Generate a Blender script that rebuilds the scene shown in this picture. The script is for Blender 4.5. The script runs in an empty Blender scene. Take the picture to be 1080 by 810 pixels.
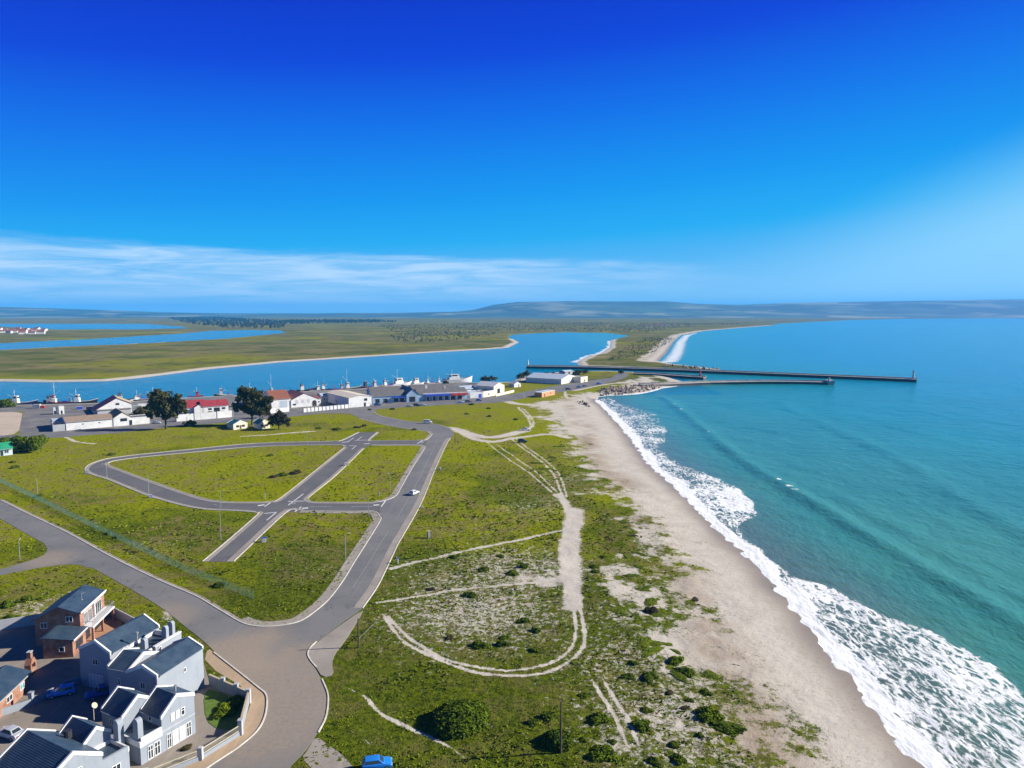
import bpy, math, random
import numpy as np
from mathutils import Vector, Matrix
from mathutils.geometry import tessellate_polygon
random.seed(7); RNG = np.random.default_rng(11)
R = math.radians
scene = bpy.context.scene

# ------------------------------------------------------------------ camera, world, sun, exposure
CAM_H = 60.0; FPX = 750.0; PITCH = math.atan(76 / 750)
cam = bpy.data.cameras.new('camera'); cam.sensor_width = 36; cam.sensor_fit = 'HORIZONTAL'
cam.lens = 36 * FPX / 1080; cam.clip_start = 0.5; cam.clip_end = 120000
camo = bpy.data.objects.new('camera', cam); scene.collection.objects.link(camo)
camo.location = (0, 0, CAM_H); camo.rotation_euler = (R(90) - PITCH, 0, 0)
scene.camera = camo
SUN_EL, SUN_AZ = 27.0, 84.0          # azimuth clockwise from +Y
w = bpy.data.worlds.new('World'); scene.world = w; w.use_nodes = True
nt = w.node_tree; nt.nodes.clear()
def N(t, kind, **kw):
    n = t.nodes.new(kind)
    for k, v in kw.items(): setattr(n, k, v)
    return n
def ramp(t, fac, stops, interp='LINEAR'):
    n = t.nodes.new('ShaderNodeValToRGB'); n.color_ramp.interpolation = interp
    e = n.color_ramp.elements
    while len(e) < len(stops): e.new(0.5)
    for i, (p, c) in enumerate(stops):
        e[i].position = p; e[i].color = (*c, 1) if len(c) == 3 else c
    if fac is not None: t.links.new(fac, n.inputs[0])
    return n.outputs[0]
def mth(t, op, a, b=None, clamp=False):
    n = t.nodes.new('ShaderNodeMath'); n.operation = op; n.use_clamp = clamp
    for i, v in enumerate((a, b)):
        if v is None: continue
        if isinstance(v, (int, float)): n.inputs[i].default_value = v
        else: t.links.new(v, n.inputs[i])
    return n.outputs[0]
def mix(t, fac, a, b, blend='MIX'):
    n = t.nodes.new('ShaderNodeMix'); n.data_type = 'RGBA'; n.blend_type = blend
    for sock, v in ((n.inputs[0], fac), (n.inputs[6], a), (n.inputs[7], b)):
        if isinstance(v, (int, float)): sock.default_value = v
        elif isinstance(v, tuple): sock.default_value = (*v, 1)
        else: t.links.new(v, sock)
    return n.outputs[2]
def maprange(t, v, a, b, c=0.0, d=1.0, smooth=True):
    n = t.nodes.new('ShaderNodeMapRange'); n.interpolation_type = 'SMOOTHSTEP' if smooth else 'LINEAR'
    t.links.new(v, n.inputs[0])
    for i, x in enumerate((a, b, c, d)): n.inputs[i + 1].default_value = x
    return n.outputs[0]
def noise(t, vec, scale, detail=3, rough=0.55, dist=0.0):
    n = t.nodes.new('ShaderNodeTexNoise'); n.inputs['Scale'].default_value = scale
    n.inputs['Detail'].default_value = detail; n.inputs['Roughness'].default_value = rough
    n.inputs['Distortion'].default_value = dist
    if vec is not None: t.links.new(vec, n.inputs['Vector'])
    return n.outputs[0]
sky = N(nt, 'ShaderNodeTexSky', sky_type='NISHITA', sun_disc=False, sun_elevation=R(SUN_EL),
        sun_rotation=R(SUN_AZ), altitude=60, air_density=1.0, dust_density=0.6, ozone_density=2.0)
tc = N(nt, 'ShaderNodeTexCoord'); sep = N(nt, 'ShaderNodeSeparateXYZ'); nt.links.new(tc.outputs['Generated'], sep.inputs[0])
az = mth(nt, 'ARCTAN2', sep.outputs[0], sep.outputs[1])
elev = mth(nt, 'SUBTRACT', sep.outputs[2], mth(nt, 'MULTIPLY', mth(nt, 'MULTIPLY', mth(nt, 'MAXIMUM', mth(nt, 'MINIMUM', az, 1.2), -1.2), 0.07), maprange(nt, sep.outputs[2], 0.0, 0.16, 0.1, 1.0)))
grade = ramp(nt, elev, [(0.0, (1.75, 3.5, 4.9)), (0.04, (0.8, 2.75, 4.8)), (0.10, (0.05, 2.2, 4.7)), (0.16, (0.0, 1.6, 4.6)), (0.25, (0.0, 0.82, 4.3)),
                           (0.33, (0.0, 0.25, 3.7)), (0.42, (0.0, 0.10, 2.9)), (0.55, (0.04, 0.13, 1.1)), (1.0, (0.07, 0.18, 0.7))])
skyc = mix(nt, 0.015, grade, sky.outputs[0])
# thin cirrus bank low over the land, laid out by compass direction
cv = N(nt, 'ShaderNodeCombineXYZ'); nt.links.new(mth(nt, 'MULTIPLY', az, 3.0), cv.inputs[0]); nt.links.new(mth(nt, 'MULTIPLY', sep.outputs[2], 30.0), cv.inputs[1])
cn = noise(nt, cv.outputs[0], 2.2, 7, 0.62, 0.6)
edge = mth(nt, 'ADD', sep.outputs[2], mth(nt, 'MULTIPLY', mth(nt, 'SUBTRACT', noise(nt, cv.outputs[0], 1.6, 6, 0.65), 0.5), 0.030))
edge = mth(nt, 'ADD', edge, mth(nt, 'MULTIPLY', az, 0.022))
top = maprange(nt, edge, 0.078, 0.064)
bot = maprange(nt, sep.outputs[2], 0.0, 0.05, 0.55, 1.0)
left = maprange(nt, az, 0.42, -0.10)
cm = mth(nt, 'MULTIPLY', mth(nt, 'MULTIPLY', top, bot), mth(nt, 'MULTIPLY', left, maprange(nt, cn, 0.30, 0.70, 0.18, 1.0)), True)
# pale veil rising to the right, towards the sun
veil = mth(nt, 'MULTIPLY', maprange(nt, mth(nt, 'SUBTRACT', sep.outputs[2], mth(nt, 'MULTIPLY', maprange(nt, az, 0.05, 0.9, 0.0, 1.0), 0.21)), 0.065, -0.075), maprange(nt, az, -0.3, 0.75, 0.0, 0.62))
skyc = mix(nt, mth(nt, 'MULTIPLY', cm, 0.9), skyc, (3.4, 4.5, 5.6))
skyc = mix(nt, veil, skyc, (2.3, 4.4, 5.5))
bg = N(nt, 'ShaderNodeBackground'); bg.inputs[1].default_value = 0.10
wo = N(nt, 'ShaderNodeOutputWorld'); nt.links.new(skyc, bg.inputs[0]); nt.links.new(bg.outputs[0], wo.inputs[0])
sl = bpy.data.lights.new('sun', 'SUN'); sl.energy = 5.0; sl.angle = R(0.53); sl.color = (1.0, 0.94, 0.83)
so = bpy.data.objects.new('sun', sl); scene.collection.objects.link(so)
sv = Vector((math.sin(R(SUN_AZ)) * math.cos(R(SUN_EL)), math.cos(R(SUN_AZ)) * math.cos(R(SUN_EL)), math.sin(R(SUN_EL))))
so.rotation_euler = (-sv).to_track_quat('-Z', 'Y').to_euler()
scene.view_settings.view_transform = 'Standard'; scene.view_settings.look = 'None'
scene.view_settings.exposure = 0.92; scene.view_settings.gamma = 1.0
scene.cycles.max_bounces = 6; scene.cycles.volume_bounces = 1; scene.cycles.diffuse_bounces = 3
scene.cycles.use_denoising = True

# ------------------------------------------------------------------ survey helper: a photo pixel to a point on a level plane
def G(px, py, z=0.0):
    a = (px - 540) / FPX; b = (405 - py) / FPX
    dy = math.cos(PITCH) + b * math.sin(PITCH); dz = -math.sin(PITCH) + b * math.cos(PITCH)
    t = (z - CAM_H) / dz
    return (a * t, dy * t)
def GL(pts, z=0.0): return [G(x, y, z) for x, y in pts]
def dense(pts, step=None, n=6):
    """Catmull-Rom through world points"""
    P = [np.array(p, float) for p in pts]; out = []
    for i in range(len(P) - 1):
        p0 = P[i - 1] if i else 2 * P[0] - P[1]; p1, p2 = P[i], P[i + 1]
        p3 = P[i + 2] if i + 2 < len(P) else 2 * P[-1] - P[-2]
        for k in range(n):
            t = k / n
            out.append(0.5 * ((2 * p1) + (-p0 + p2) * t + (2 * p0 - 5 * p1 + 4 * p2 - p3) * t * t + (-p0 + 3 * p1 - 3 * p2 + p3) * t ** 3))
    out.append(P[-1]); return [tuple(p) for p in out]

# ------------------------------------------------------------------ numpy fields
def vnoise(x, y, seed=0):
    ix = np.floor(x).astype(np.int64); iy = np.floor(y).astype(np.int64); fx = x - ix; fy = y - iy
    fx = fx * fx * (3 - 2 * fx); fy = fy * fy * (3 - 2 * fy)
    def h(a, b):
        v = (a * 374761393 + b * 668265263 + seed * 974711) & 0xffffffff
        v = ((v ^ (v >> 13)) * 1274126177) & 0xffffffff; v = v ^ (v >> 16)
        return (v & 0xffff) / 65535.0
    return (h(ix, iy) * (1 - fx) + h(ix + 1, iy) * fx) * (1 - fy) + (h(ix, iy + 1) * (1 - fx) + h(ix + 1, iy + 1) * fx) * fy
def fbm(x, y, scale, seed=0, oct=4):
    s = 0; a = 1; tot = 0; f = 1 / scale
    for k in range(oct):
        s = s + a * vnoise(x * f + 17.3 * k, y * f - 9.1 * k, seed + k); tot += a; a *= 0.55; f *= 2.03
    return s / tot
def sstep(a, b, x):
    t = np.clip((x - a) / (b - a), 0, 1); return t * t * (3 - 2 * t)
def dist_line(x, y, pts, closed=False):
    d = np.full(x.shape, 1e12)
    n = len(pts); m = n if closed else n - 1
    for i in range(m):
        ax, ay = pts[i]; bx, by = pts[(i + 1) % n]; dx, dy = bx - ax, by - ay
        L = dx * dx + dy * dy + 1e-12
        t = np.clip(((x - ax) * dx + (y - ay) * dy) / L, 0, 1)
        d = np.minimum(d, (x - ax - t * dx) ** 2 + (y - ay - t * dy) ** 2)
    return np.sqrt(d)
def inside(x, y, pts):
    c = np.zeros(x.shape, bool); n = len(pts)
    for i in range(n):
        ax, ay = pts[i]; bx, by = pts[(i + 1) % n]
        if ay == by: continue
        k = ((ay > y) != (by > y)) & (x < (bx - ax) * (y - ay) / (by - ay) + ax)
        c ^= k
    return c
def sdf(x, y, pts):
    d = dist_line(x, y, pts, True); return np.where(inside(x, y, pts), -d, d)

# ------------------------------------------------------------------ object helpers
COL = scene.collection
class MB:
    def __init__(s): s.v = []; s.f = []
    def add(s, vs, fs):
        o = len(s.v); s.v += [tuple(v) for v in vs]; s.f += [tuple(i + o for i in f) for f in fs]; return s
    def box(s, x0, x1, y0, y1, z0, z1):
        return s.add([(x0, y0, z0), (x1, y0, z0), (x1, y1, z0), (x0, y1, z0), (x0, y0, z1), (x1, y0, z1), (x1, y1, z1), (x0, y1, z1)],
                     [(0, 3, 2, 1), (4, 5, 6, 7), (0, 1, 5, 4), (1, 2, 6, 5), (2, 3, 7, 6), (3, 0, 4, 7)])
    def prism(s, prof, a0, a1, axis='x'):
        """closed profile [(p,z)] swept from a0 to a1; axis 'x': p is y; axis 'y': p is x"""
        n = len(prof)
        g = (lambda p, z, a: (a, p, z)) if axis == 'x' else (lambda p, z, a: (p, a, z))
        vs = [g(p, z, a0) for p, z in prof] + [g(p, z, a1) for p, z in prof]
        fs = [tuple(range(n)), tuple(range(2 * n - 1, n - 1, -1))] + [(i, (i + 1) % n, n + (i + 1) % n, n + i) for i in range(n)]
        return s.add(vs, fs)
    def tube(s, pts, rad, n=8):
        rings = []; P = [Vector(p) for p in pts]
        rr = rad if isinstance(rad, (list, tuple)) else [rad] * len(P); o = len(s.v)
        for i, p in enumerate(P):
            d = (P[min(i + 1, len(P) - 1)] - P[max(i - 1, 0)]).normalized()
            a = d.orthogonal().normalized() if abs(d.z) < 0.99 else Vector((1, 0, 0)); b = d.cross(a).normalized(); a = b.cross(d)
            s.v += [tuple(p + rr[i] * (math.cos(2 * math.pi * k / n) * a + math.sin(2 * math.pi * k / n) * b)) for k in range(n)]
        for i in range(len(P) - 1):
            for k in range(n):
                s.f.append((o + i * n + k, o + i * n + (k + 1) % n, o + (i + 1) * n + (k + 1) % n, o + (i + 1) * n + k))
        s.f.append(tuple(o + k for k in range(n))[::-1]); s.f.append(tuple(o + (len(P) - 1) * n + k for k in range(n)))
        return s
    def poly(s, pts, z0, z1):
        """vertical extrusion of a flat polygon"""
        n = len(pts); tri = tessellate_polygon([[Vector((x, y, 0)) for x, y in pts]])
        o = [(x, y, z0) for x, y in pts] + [(x, y, z1) for x, y in pts]
        return s.add(o, [tuple(t) for t in tri] + [tuple(i + n for i in t) for t in tri] + [(i, (i + 1) % n, n + (i + 1) % n, n + i) for i in range(n)])
    def build(s, name, mat, parent=None, smooth=False):
        me = bpy.data.meshes.new(name); me.from_pydata(s.v, [], s.f); me.validate()
        import bmesh
        bm = bmesh.new(); bm.from_mesh(me); bmesh.ops.recalc_face_normals(bm, faces=bm.faces); bm.to_mesh(me); bm.free()
        if smooth: me.polygons.foreach_set('use_smooth', [True] * len(me.polygons))
        return link(name, me, mat, parent)
def link(name, me, mat, parent=None):
    o = bpy.data.objects.new(name, me); COL.objects.link(o)
    if mat is not None: me.materials.append(mat)
    if parent is not None: o.parent = parent
    return o
def tag(o, label, cat, group=None, kind=None):
    o['label'] = label; o['category'] = cat
    if group: o['group'] = group
    if kind: o['kind'] = kind
    return o
def struct(o, label=None):
    o['kind'] = 'structure'
    if label: o['label'] = label
    return o
def thing(name, label, cat, loc=(0, 0, 0), rz=0.0, group=None):
    o = bpy.data.objects.new(name, None); COL.objects.link(o); o.empty_display_size = 0.5
    o.location = loc; o.rotation_euler = (0, 0, rz); return tag(o, label, cat, group)
def copy_tree(o, parent=None):
    c = o.copy(); COL.objects.link(c)
    if parent is not None: c.parent = parent
    for ch in list(o.children): copy_tree(ch, c)
    return c
def np_mesh(name, V, F, attrs=None, smooth=False):
    """V (n,3), F (m,k) arrays"""
    me = bpy.data.meshes.new(name); V = np.asarray(V, np.float32); F = np.asarray(F, np.int32); k = F.shape[1]
    me.vertices.add(len(V)); me.vertices.foreach_set('co', V.ravel())
    me.loops.add(F.size); me.loops.foreach_set('vertex_index', F.ravel())
    me.polygons.add(len(F)); me.polygons.foreach_set('loop_start', np.arange(0, F.size, k, dtype=np.int32))
    me.polygons.foreach_set('loop_total', np.full(len(F), k, np.int32))
    if smooth: me.polygons.foreach_set('use_smooth', np.ones(len(F), bool))
    for nme, a in (attrs or {}).items():
        at = me.attributes.new(nme, 'FLOAT', 'POINT'); at.data.foreach_set('value', np.asarray(a, np.float32))
    me.update(); return me

# ------------------------------------------------------------------ materials
MATS = {}
def newmat(name):
    m = bpy.data.materials.new(name); m.use_nodes = True; t = m.node_tree
    return m, t, t.nodes['Principled BSDF']
def M(name, c1, c2=None, scale=1.0, rough=0.7, metal=0.0, bump=0.0, spec=0.5, coord='Object', detail=4):
    if name in MATS: return MATS[name]
    m, t, b = newmat(name); b.inputs['Roughness'].default_value = rough; b.inputs['Metallic'].default_value = metal
    b.inputs['Specular IOR Level'].default_value = spec
    c2 = c2 or tuple(0.82 * x for x in c1)
    co = N(t, 'ShaderNodeTexCoord').outputs[coord]; n = noise(t, co, scale, detail, 0.6)
    t.links.new(mix(t, maprange(t, n, 0.3, 0.7), c1, c2), b.inputs['Base Color'])
    if 'plaster' in name or name == 'white paint':
        mp = N(t, 'ShaderNodeMapping'); t.links.new(co, mp.inputs[0]); mp.inputs['Scale'].default_value = (1.6, 1.6, 0.18)
        st = maprange(t, noise(t, mp.outputs[0], 1.2, 5, 0.7), 0.54, 0.75, 0, 0.45); src = b.inputs['Base Color'].links[0].from_socket
        t.links.new(mix(t, st, src, tuple(0.55 * x for x in c2)), b.inputs['Base Color'])
    if bump:
        bp = N(t, 'ShaderNodeBump'); bp.inputs['Strength'].default_value = bump; bp.inputs['Distance'].default_value = 0.1
        t.links.new(n, bp.inputs['Height']); t.links.new(bp.outputs[0], b.inputs['Normal'])
    MATS[name] = m; return m
def Mroof(name, c1, c2, pitch=0.3, rough=0.6):
    """ribbed sheet or tile courses"""
    if name in MATS: return MATS[name]
    m, t, b = newmat(name); b.inputs['Roughness'].default_value = rough
    co = N(t, 'ShaderNodeTexCoord').outputs['Object']
    wv = N(t, 'ShaderNodeTexWave', bands_direction='X'); wv.inputs['Scale'].default_value = 0.5 / pitch; t.links.new(co, wv.inputs[0])
    n = noise(t, co, 0.7, 4)
    c = mix(t, maprange(t, n, 0.3, 0.7), c1, c2)
    t.links.new(c, b.inputs['Base Color'])
    bp = N(t, 'ShaderNodeBump'); bp.inputs['Strength'].default_value = 0.5; bp.inputs['Distance'].default_value = 0.04
    t.links.new(wv.outputs[1], bp.inputs['Height']); t.links.new(bp.outputs[0], b.inputs['Normal'])
    MATS[name] = m; return m
def Mbrick(name, c1, c2, mortar):
    m, t, b = newmat(name); b.inputs['Roughness'].default_value = 0.85
    g = N(t, 'ShaderNodeTexCoord').outputs['Object']; s = N(t, 'ShaderNodeSeparateXYZ'); t.links.new(g, s.inputs[0])
    cx = N(t, 'ShaderNodeCombineXYZ'); t.links.new(mth(t, 'ADD', s.outputs[0], s.outputs[1]), cx.inputs[0]); t.links.new(s.outputs[2], cx.inputs[1])
    br = N(t, 'ShaderNodeTexBrick'); t.links.new(cx.outputs[0], br.inputs[0])
    br.inputs['Color1'].default_value = (*c1, 1); br.inputs['Color2'].default_value = (*c2, 1); br.inputs['Mortar'].default_value = (*mortar, 1)
    br.inputs['Scale'].default_value = 1.0; br.inputs['Brick Width'].default_value = 0.25; br.inputs['Row Height'].default_value = 0.09; br.inputs['Mortar Size'].default_value = 0.012
    t.links.new(mix(t, maprange(t, noise(t, g, 0.9, 4), 0.35, 0.7), br.outputs[0], tuple(0.6 * x for x in c1)), b.inputs['Base Color'])
    MATS[name] = m; return m
def Mleaf(name, c1, c2, scale=0.6):
    m, t, b = newmat(name); b.inputs['Roughness'].default_value = 0.8; b.inputs['Specular IOR Level'].default_value = 0.06
    g = N(t, 'ShaderNodeNewGeometry'); oi = N(t, 'ShaderNodeObjectInfo')
    n = noise(t, g.outputs['Position'], scale, 4, 0.6)
    f = mth(t, 'ADD', maprange(t, n, 0.3, 0.7, 0, 0.8), mth(t, 'MULTIPLY', oi.outputs['Random'], 0.25), True)
    t.links.new(mix(t, f, c1, c2), b.inputs['Base Color'])
    MATS[name] = m; return m
WHITE = M('white paint', (0.68, 0.68, 0.665), (0.57, 0.57, 0.555), 0.4, 0.6)
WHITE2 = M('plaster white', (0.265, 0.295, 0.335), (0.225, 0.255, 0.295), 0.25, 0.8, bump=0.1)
CREAM = M('cream plaster', (0.72, 0.62, 0.42), (0.62, 0.53, 0.36), 0.4, 0.8)
GREYP = M('grey plaster', (0.40, 0.41, 0.42), (0.33, 0.34, 0.35), 0.5, 0.8)
CONC = M('concrete', (0.40, 0.37, 0.33), (0.30, 0.28, 0.25), 0.3, 0.9, bump=0.2)
CONCD = M('dark wet concrete', (0.06, 0.055, 0.05), (0.10, 0.09, 0.08), 0.4, 0.8)
KERB = M('kerb concrete', (0.62, 0.58, 0.50), (0.46, 0.43, 0.37), 0.6, 0.9)
GLASS = M('dark window glass', (0.02, 0.03, 0.04), (0.03, 0.04, 0.05), 0.3, 0.08)
STEEL = M('galvanised steel', (0.42, 0.43, 0.44), None, 1.0, 0.5, 0.6)
DARK = M('dark paint', (0.03, 0.03, 0.035), None, 1.0, 0.5)
WOOD = M('weathered pole wood', (0.10, 0.075, 0.05), (0.06, 0.045, 0.03), 2.0, 0.9)
BARK = M('bark', (0.09, 0.07, 0.05), (0.05, 0.04, 0.03), 2.0, 0.95, bump=0.4)
SLATE = Mroof('slate blue roof', (0.022, 0.045, 0.075), (0.04, 0.068, 0.10), 0.35, 0.5)
BRICK = Mbrick('red brick', (0.33, 0.135, 0.075), (0.25, 0.095, 0.055), (0.36, 0.29, 0.23))
REDROOF = Mroof('red roof sheet', (0.22, 0.02, 0.03), (0.30, 0.04, 0.05), 0.4)
BROWNROOF = Mroof('brown red tile roof', (0.26, 0.09, 0.05), (0.19, 0.08, 0.05), 0.3)
GREYROOF = Mroof('grey fibre cement roof', (0.10, 0.10, 0.10), (0.17, 0.16, 0.145), 0.3)
TANROOF = Mroof('rusty tan roof', (0.36, 0.26, 0.17), (0.26, 0.19, 0.13), 0.4)
CREAMROOF = Mroof('cream roof sheet', (0.66, 0.58, 0.44), (0.58, 0.50, 0.38), 0.4)
GREENROOF = Mroof('teal green roof', (0.03, 0.16, 0.15), (0.04, 0.22, 0.20), 0.3)
PALEROOF = Mroof('pale blue grey roof', (0.45, 0.52, 0.58), (0.38, 0.45, 0.5), 0.4)
BLUEP = M('bright blue paint', (0.01, 0.05, 0.42), (0.02, 0.08, 0.5), 0.4, 0.6)
REDP = M('red paint', (0.42, 0.03, 0.03), (0.33, 0.03, 0.03), 0.4, 0.6)
NAVY = M('navy hull paint', (0.012, 0.02, 0.10), (0.02, 0.03, 0.13), 0.4, 0.4)
BLACKH = M('black hull paint', (0.015, 0.015, 0.02), None, 0.4, 0.4)
RUBBER = M('tyre rubber', (0.015, 0.015, 0.015), None, 1.0, 0.9)
LAMPR = M('red lamp lens', (0.35, 0.01, 0.01), None, 1.0, 0.3)
FENCEG = M('pale green fence wire', (0.10, 0.22, 0.18), (0.07, 0.16, 0.13), 0.3, 0.6)

# ------------------------------------------------------------------ surveyed outlines
SEA_Z = -0.9
BEACH_PX = [(985, 813), (982, 810), (951, 772), (909, 719), (875.5, 682), (840, 638), (800, 593), (769, 567), (738, 535), (711, 509), (689, 491), (658, 451), (640, 432), (629, 422)]
BEACH = [(58, -250), (57.5, 60)] + dense(GL(BEACH_PX, SEA_Z), n=4)
ROCKS_PX = [(632, 418), (640, 416.7), (655, 416.3), (668, 415.5), (684, 413), (695.5, 409.4), (718, 406.2)]
ROCKS = GL(ROCKS_PX, SEA_Z)
SPIT_PX = [(730, 404.2), (718, 402), (709, 399.5), (700, 396.5), (688, 394)]
NORTH_PX = [(677, 393), (662, 392.5), (640, 391.5), (607, 391.7), (584, 393), (559, 395.5), (549, 398), (540, 403), (510, 403.7)]
QUAY_PX = [(490, 404.2), (470, 405), (450, 406.2), (420, 408.3), (380, 411.5), (320, 414.5), (260, 418), (200, 421), (140, 425), (100, 427), (60, 428), (20, 429), (-30, 430), (-150, 433), (-330, 438)]
QUAY = GL(QUAY_PX, SEA_Z)
BANK_PX = [(-330, 404), (0, 402), (48, 403), (111, 402), (148, 398.5), (222, 389), (296, 382), (400, 375.3), (467, 371), (519, 368), (536, 366.5), (547, 361), (536, 355.5), (539, 353), (555.5, 352), (594, 350.5), (639, 351), (665, 354), (644, 359), (643, 366.6), (633, 373), (622, 375), (608, 382), (612, 386.5)]
JROOT_PX = [(700, 389.5), (757, 392), (768, 391.3), (745, 388), (715, 384.6), (699, 382)]
NBEACH_PX = [(695, 381), (703, 373), (711, 360.5), (719, 353.6), (744, 349), (784, 345.5), (817, 343)]
FARC_PX = [(816, 341.5), (897, 337.5), (946, 336.3), (1052, 335.4), (1150, 334.5), (1300, 333.5)]
WATER = BEACH + ROCKS + GL(SPIT_PX + NORTH_PX, SEA_Z) + QUAY + GL(BANK_PX + JROOT_PX + NBEACH_PX + FARC_PX, SEA_Z) + [(60000, 16000), (60000, -250)]
CHAN_A = GL([(-330, 366), (0, 362), (89, 357.8), (189, 352), (222, 349), (260, 348), (296, 348.5), (302, 351.0), (240, 357), (178, 360.7), (100, 364.5), (44, 367), (0, 369.5), (-330, 377)], SEA_Z)
CHAN_B = GL([(-330, 340), (0, 341.5), (153, 341.5), (191, 344.3), (200, 346.3), (142, 347.3), (53, 347.5), (0, 344.5), (-330, 345)], SEA_Z)
NB = GL(NBEACH_PX, SEA_Z)
SANDPOLY = GL([(548, 424), (560, 428), (572, 434), (585, 452), (600, 472), (622, 500), (630, 520), (645, 545), (668, 575), (690, 600), (694, 622), (697, 645), (716, 678), (738, 702), (757, 737), (774, 773), (790, 800), (806, 830)], 0.0) + [(46, 60), (40, -250), (400, -250), (400, 2000)] + GL([(700, 404), (690, 398), (676, 397), (660, 405), (632, 411), (606, 414), (590, 419), (572, 423)], 0.0)
SPOTS = [  # px, py, radius m, amount of bare sand
    (470, 650, 11, .40), (520, 655, 13, .30), (545, 650, 9, .2), (480, 615, 11, .30), (540, 605, 14, .40), (575, 600, 9, .55), (580, 560, 11, .55), (560, 620, 8, .6), (450, 605, 8, .3),
    (640, 640, 14, .25), (670, 700, 12, .5), (660, 660, 12, .35), (690, 730, 12, .15), (642, 770, 6, .40), (690, 770, 10, .15), (700, 800, 11, .22), (735, 790, 9, .30), (658, 800, 7, .45), (625, 760, 6, .3), (745, 750, 8, .15),
    (580, 515, 14, .45), (560, 480, 18, .35), (570, 455, 18, .6), (600, 500, 10, .45), (640, 590, 10, .55), (625, 610, 10, .6), (645, 620, 9, .6), (600, 540, 8, .7), (530, 440, 25, .25), (560, 440, 22, .5),
    (190, 645, 7, .7), (150, 640, 8, .5), (20, 655, 9, .75), (50, 660, 7, .8), (5, 620, 10, .3), (120, 565, 12, .45), (160, 575, 10, .4), (100, 530, 12, .25), (430, 575, 8, .25), (330, 485, 25, .15), (455, 565, 8, .3), (440, 540, 9, .2),
    (345, 610, 18, .25), (330, 570, 22, .25), (400, 690, 7, .35), (420, 660, 8, .4), (380, 735, 5, .2), (505, 785, 5, .15), (655, 400, 25, .4), (640, 404, 25, .6), (355, 800, 6, .7)]
RUTS = [  # polyline px, half width m
    ([(399, 638), (419, 661), (440, 679), (468, 695), (503.5, 704), (535, 707.8), (570, 703.5), (595, 692), (605.5, 676), (607, 655), (602, 630)], 0.36),
    ([(404, 648), (426, 677), (458, 693.7), (486, 705), (511, 711.5), (546, 713.6), (577, 709.5), (602, 697), (616, 679.6), (615.4, 658.5), (609, 630)], 0.42),
    ([(605, 640), (604.4, 623), (603, 594), (604.4, 561), (603, 540)], 2.6), ([(603, 545), (596, 530), (588, 522)], 1.8), ([(598, 610), (596, 575), (603, 545), (612, 540)], 2.0), ([(604, 556), (606, 545), (606, 538)], 3.6), ([(592, 612), (600, 606), (605, 590)], 2.4), ([(570, 613), (592, 610), (600, 600)], 1.4),
    ([(589, 526), (566.7, 505.6), (540, 486.7), (515.6, 468), (508, 460)], 0.35), ([(593, 525), (571, 503), (545, 483.5), (520, 466)], 0.35),
    ([(593, 523), (584, 501), (566.7, 483), (549, 471), (538, 462)], 0.45), ([(598, 525), (590, 501), (572, 483), (553, 470), (545, 463)], 0.4),
    ([(474, 451.5), (482, 453), (493, 457), (510, 461), (526, 461), (540, 457.5), (553, 454)], 4.4), ([(485, 455), (500, 463), (520, 466), (545, 462), (580, 458), (600, 462)], 2.6),
    ([(553, 454), (560, 450), (558.5, 445), (554, 436.7), (546.7, 430.5), (548, 429)], 0.8), ([(556, 454), (563, 449), (562, 444), (557, 436), (550, 430)], 0.6),
    ([(535, 423.5), (546, 426), (560, 427), (575, 428)], 4.5),
    ([(412, 600), (430, 595), (461, 588), (507, 577.6), (556, 567), (600, 557)], 0.8), ([(398, 635.7), (443.7, 628.6), (486, 621.6), (549, 616), (600, 611)], 0.55),
    ([(615.6, 701), (623, 715), (631, 730), (646.7, 754), (664, 794), (671, 812)], 0.3), ([(624, 700), (634, 714), (642, 727.8), (660, 756.7), (673, 785.6), (681, 812)], 0.32),
    ([(352, 720), (384, 734), (401.5, 751.8), (433, 767.6), (468, 785), (507, 812)], 0.33), ([(377, 767), (382, 776), (391, 785), (402, 792)], 0.3),
    ([(66, 460), (80, 465), (100, 468)], 1.0), ([(255, 460), (290, 458), (330, 455)], 1.6), ([(596, 413), (597, 418), (606, 424), (618, 430)], 1.4), ([(606, 412), (635, 406), (670, 402)], 3.0)]
# roads: outlines in photo pixels on the level ground
ROAD_MAIN = [(300, 659.7), (318, 655), (333, 645), (348, 631.7), (363, 611.7), (373, 595), (382.5, 580), (402, 549), (399, 541), (405, 528.5), (418, 523), (424, 513), (435.5, 493), (448, 473), (451, 464), (457, 457), (454, 455.3), (446.7, 454), (424, 451), (402, 446.7), (380, 441), (368, 436.3), (368, 430), (392, 429), (394, 431), (387.5, 433.5), (392, 436.3), (402, 439), (429, 444.4), (453, 447), (464.5, 449), (475.5, 452.5), (479.5, 457.5), (475.5, 462), (471, 469), (459, 495.5), (444.5, 531), (422, 571), (417.5, 580), (406.7, 603), (398, 620), (383, 641.7), (373, 648), (350, 665), (331.7, 679), (325, 684), (323.3, 690), (326, 697), (332, 704), (339, 716.7), (344, 730), (345, 740), (342.5, 756.7), (335, 773), (323, 791.7), (306.7, 808), (285, 835), (190, 835), (220, 810), (236.7, 799), (253, 788), (271.7, 771.7), (280, 756.7), (282.5, 741.7), (281, 732), (273, 725), (250, 706.7), (227.5, 689), (215, 676), (195, 661), (170, 640), (123, 613), (90, 595), (50, 575), (25, 561.7), (0, 546.7), (-60, 517), (-200, 450), (-200, 432), (-60, 497), (0, 527.5), (33, 544), (70, 561.7), (116.7, 587.5), (166.7, 612), (205, 628.5), (225, 640), (248, 653.5), (260, 659), (277, 661.5)]
ROAD_SIDE = [(40, 567), (50, 577), (49, 584), (36.7, 590), (0, 600.8), (-60, 613), (-60, 622), (0, 606.5), (50, 597), (80, 594.5), (96, 600), (110, 597)]
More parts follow.
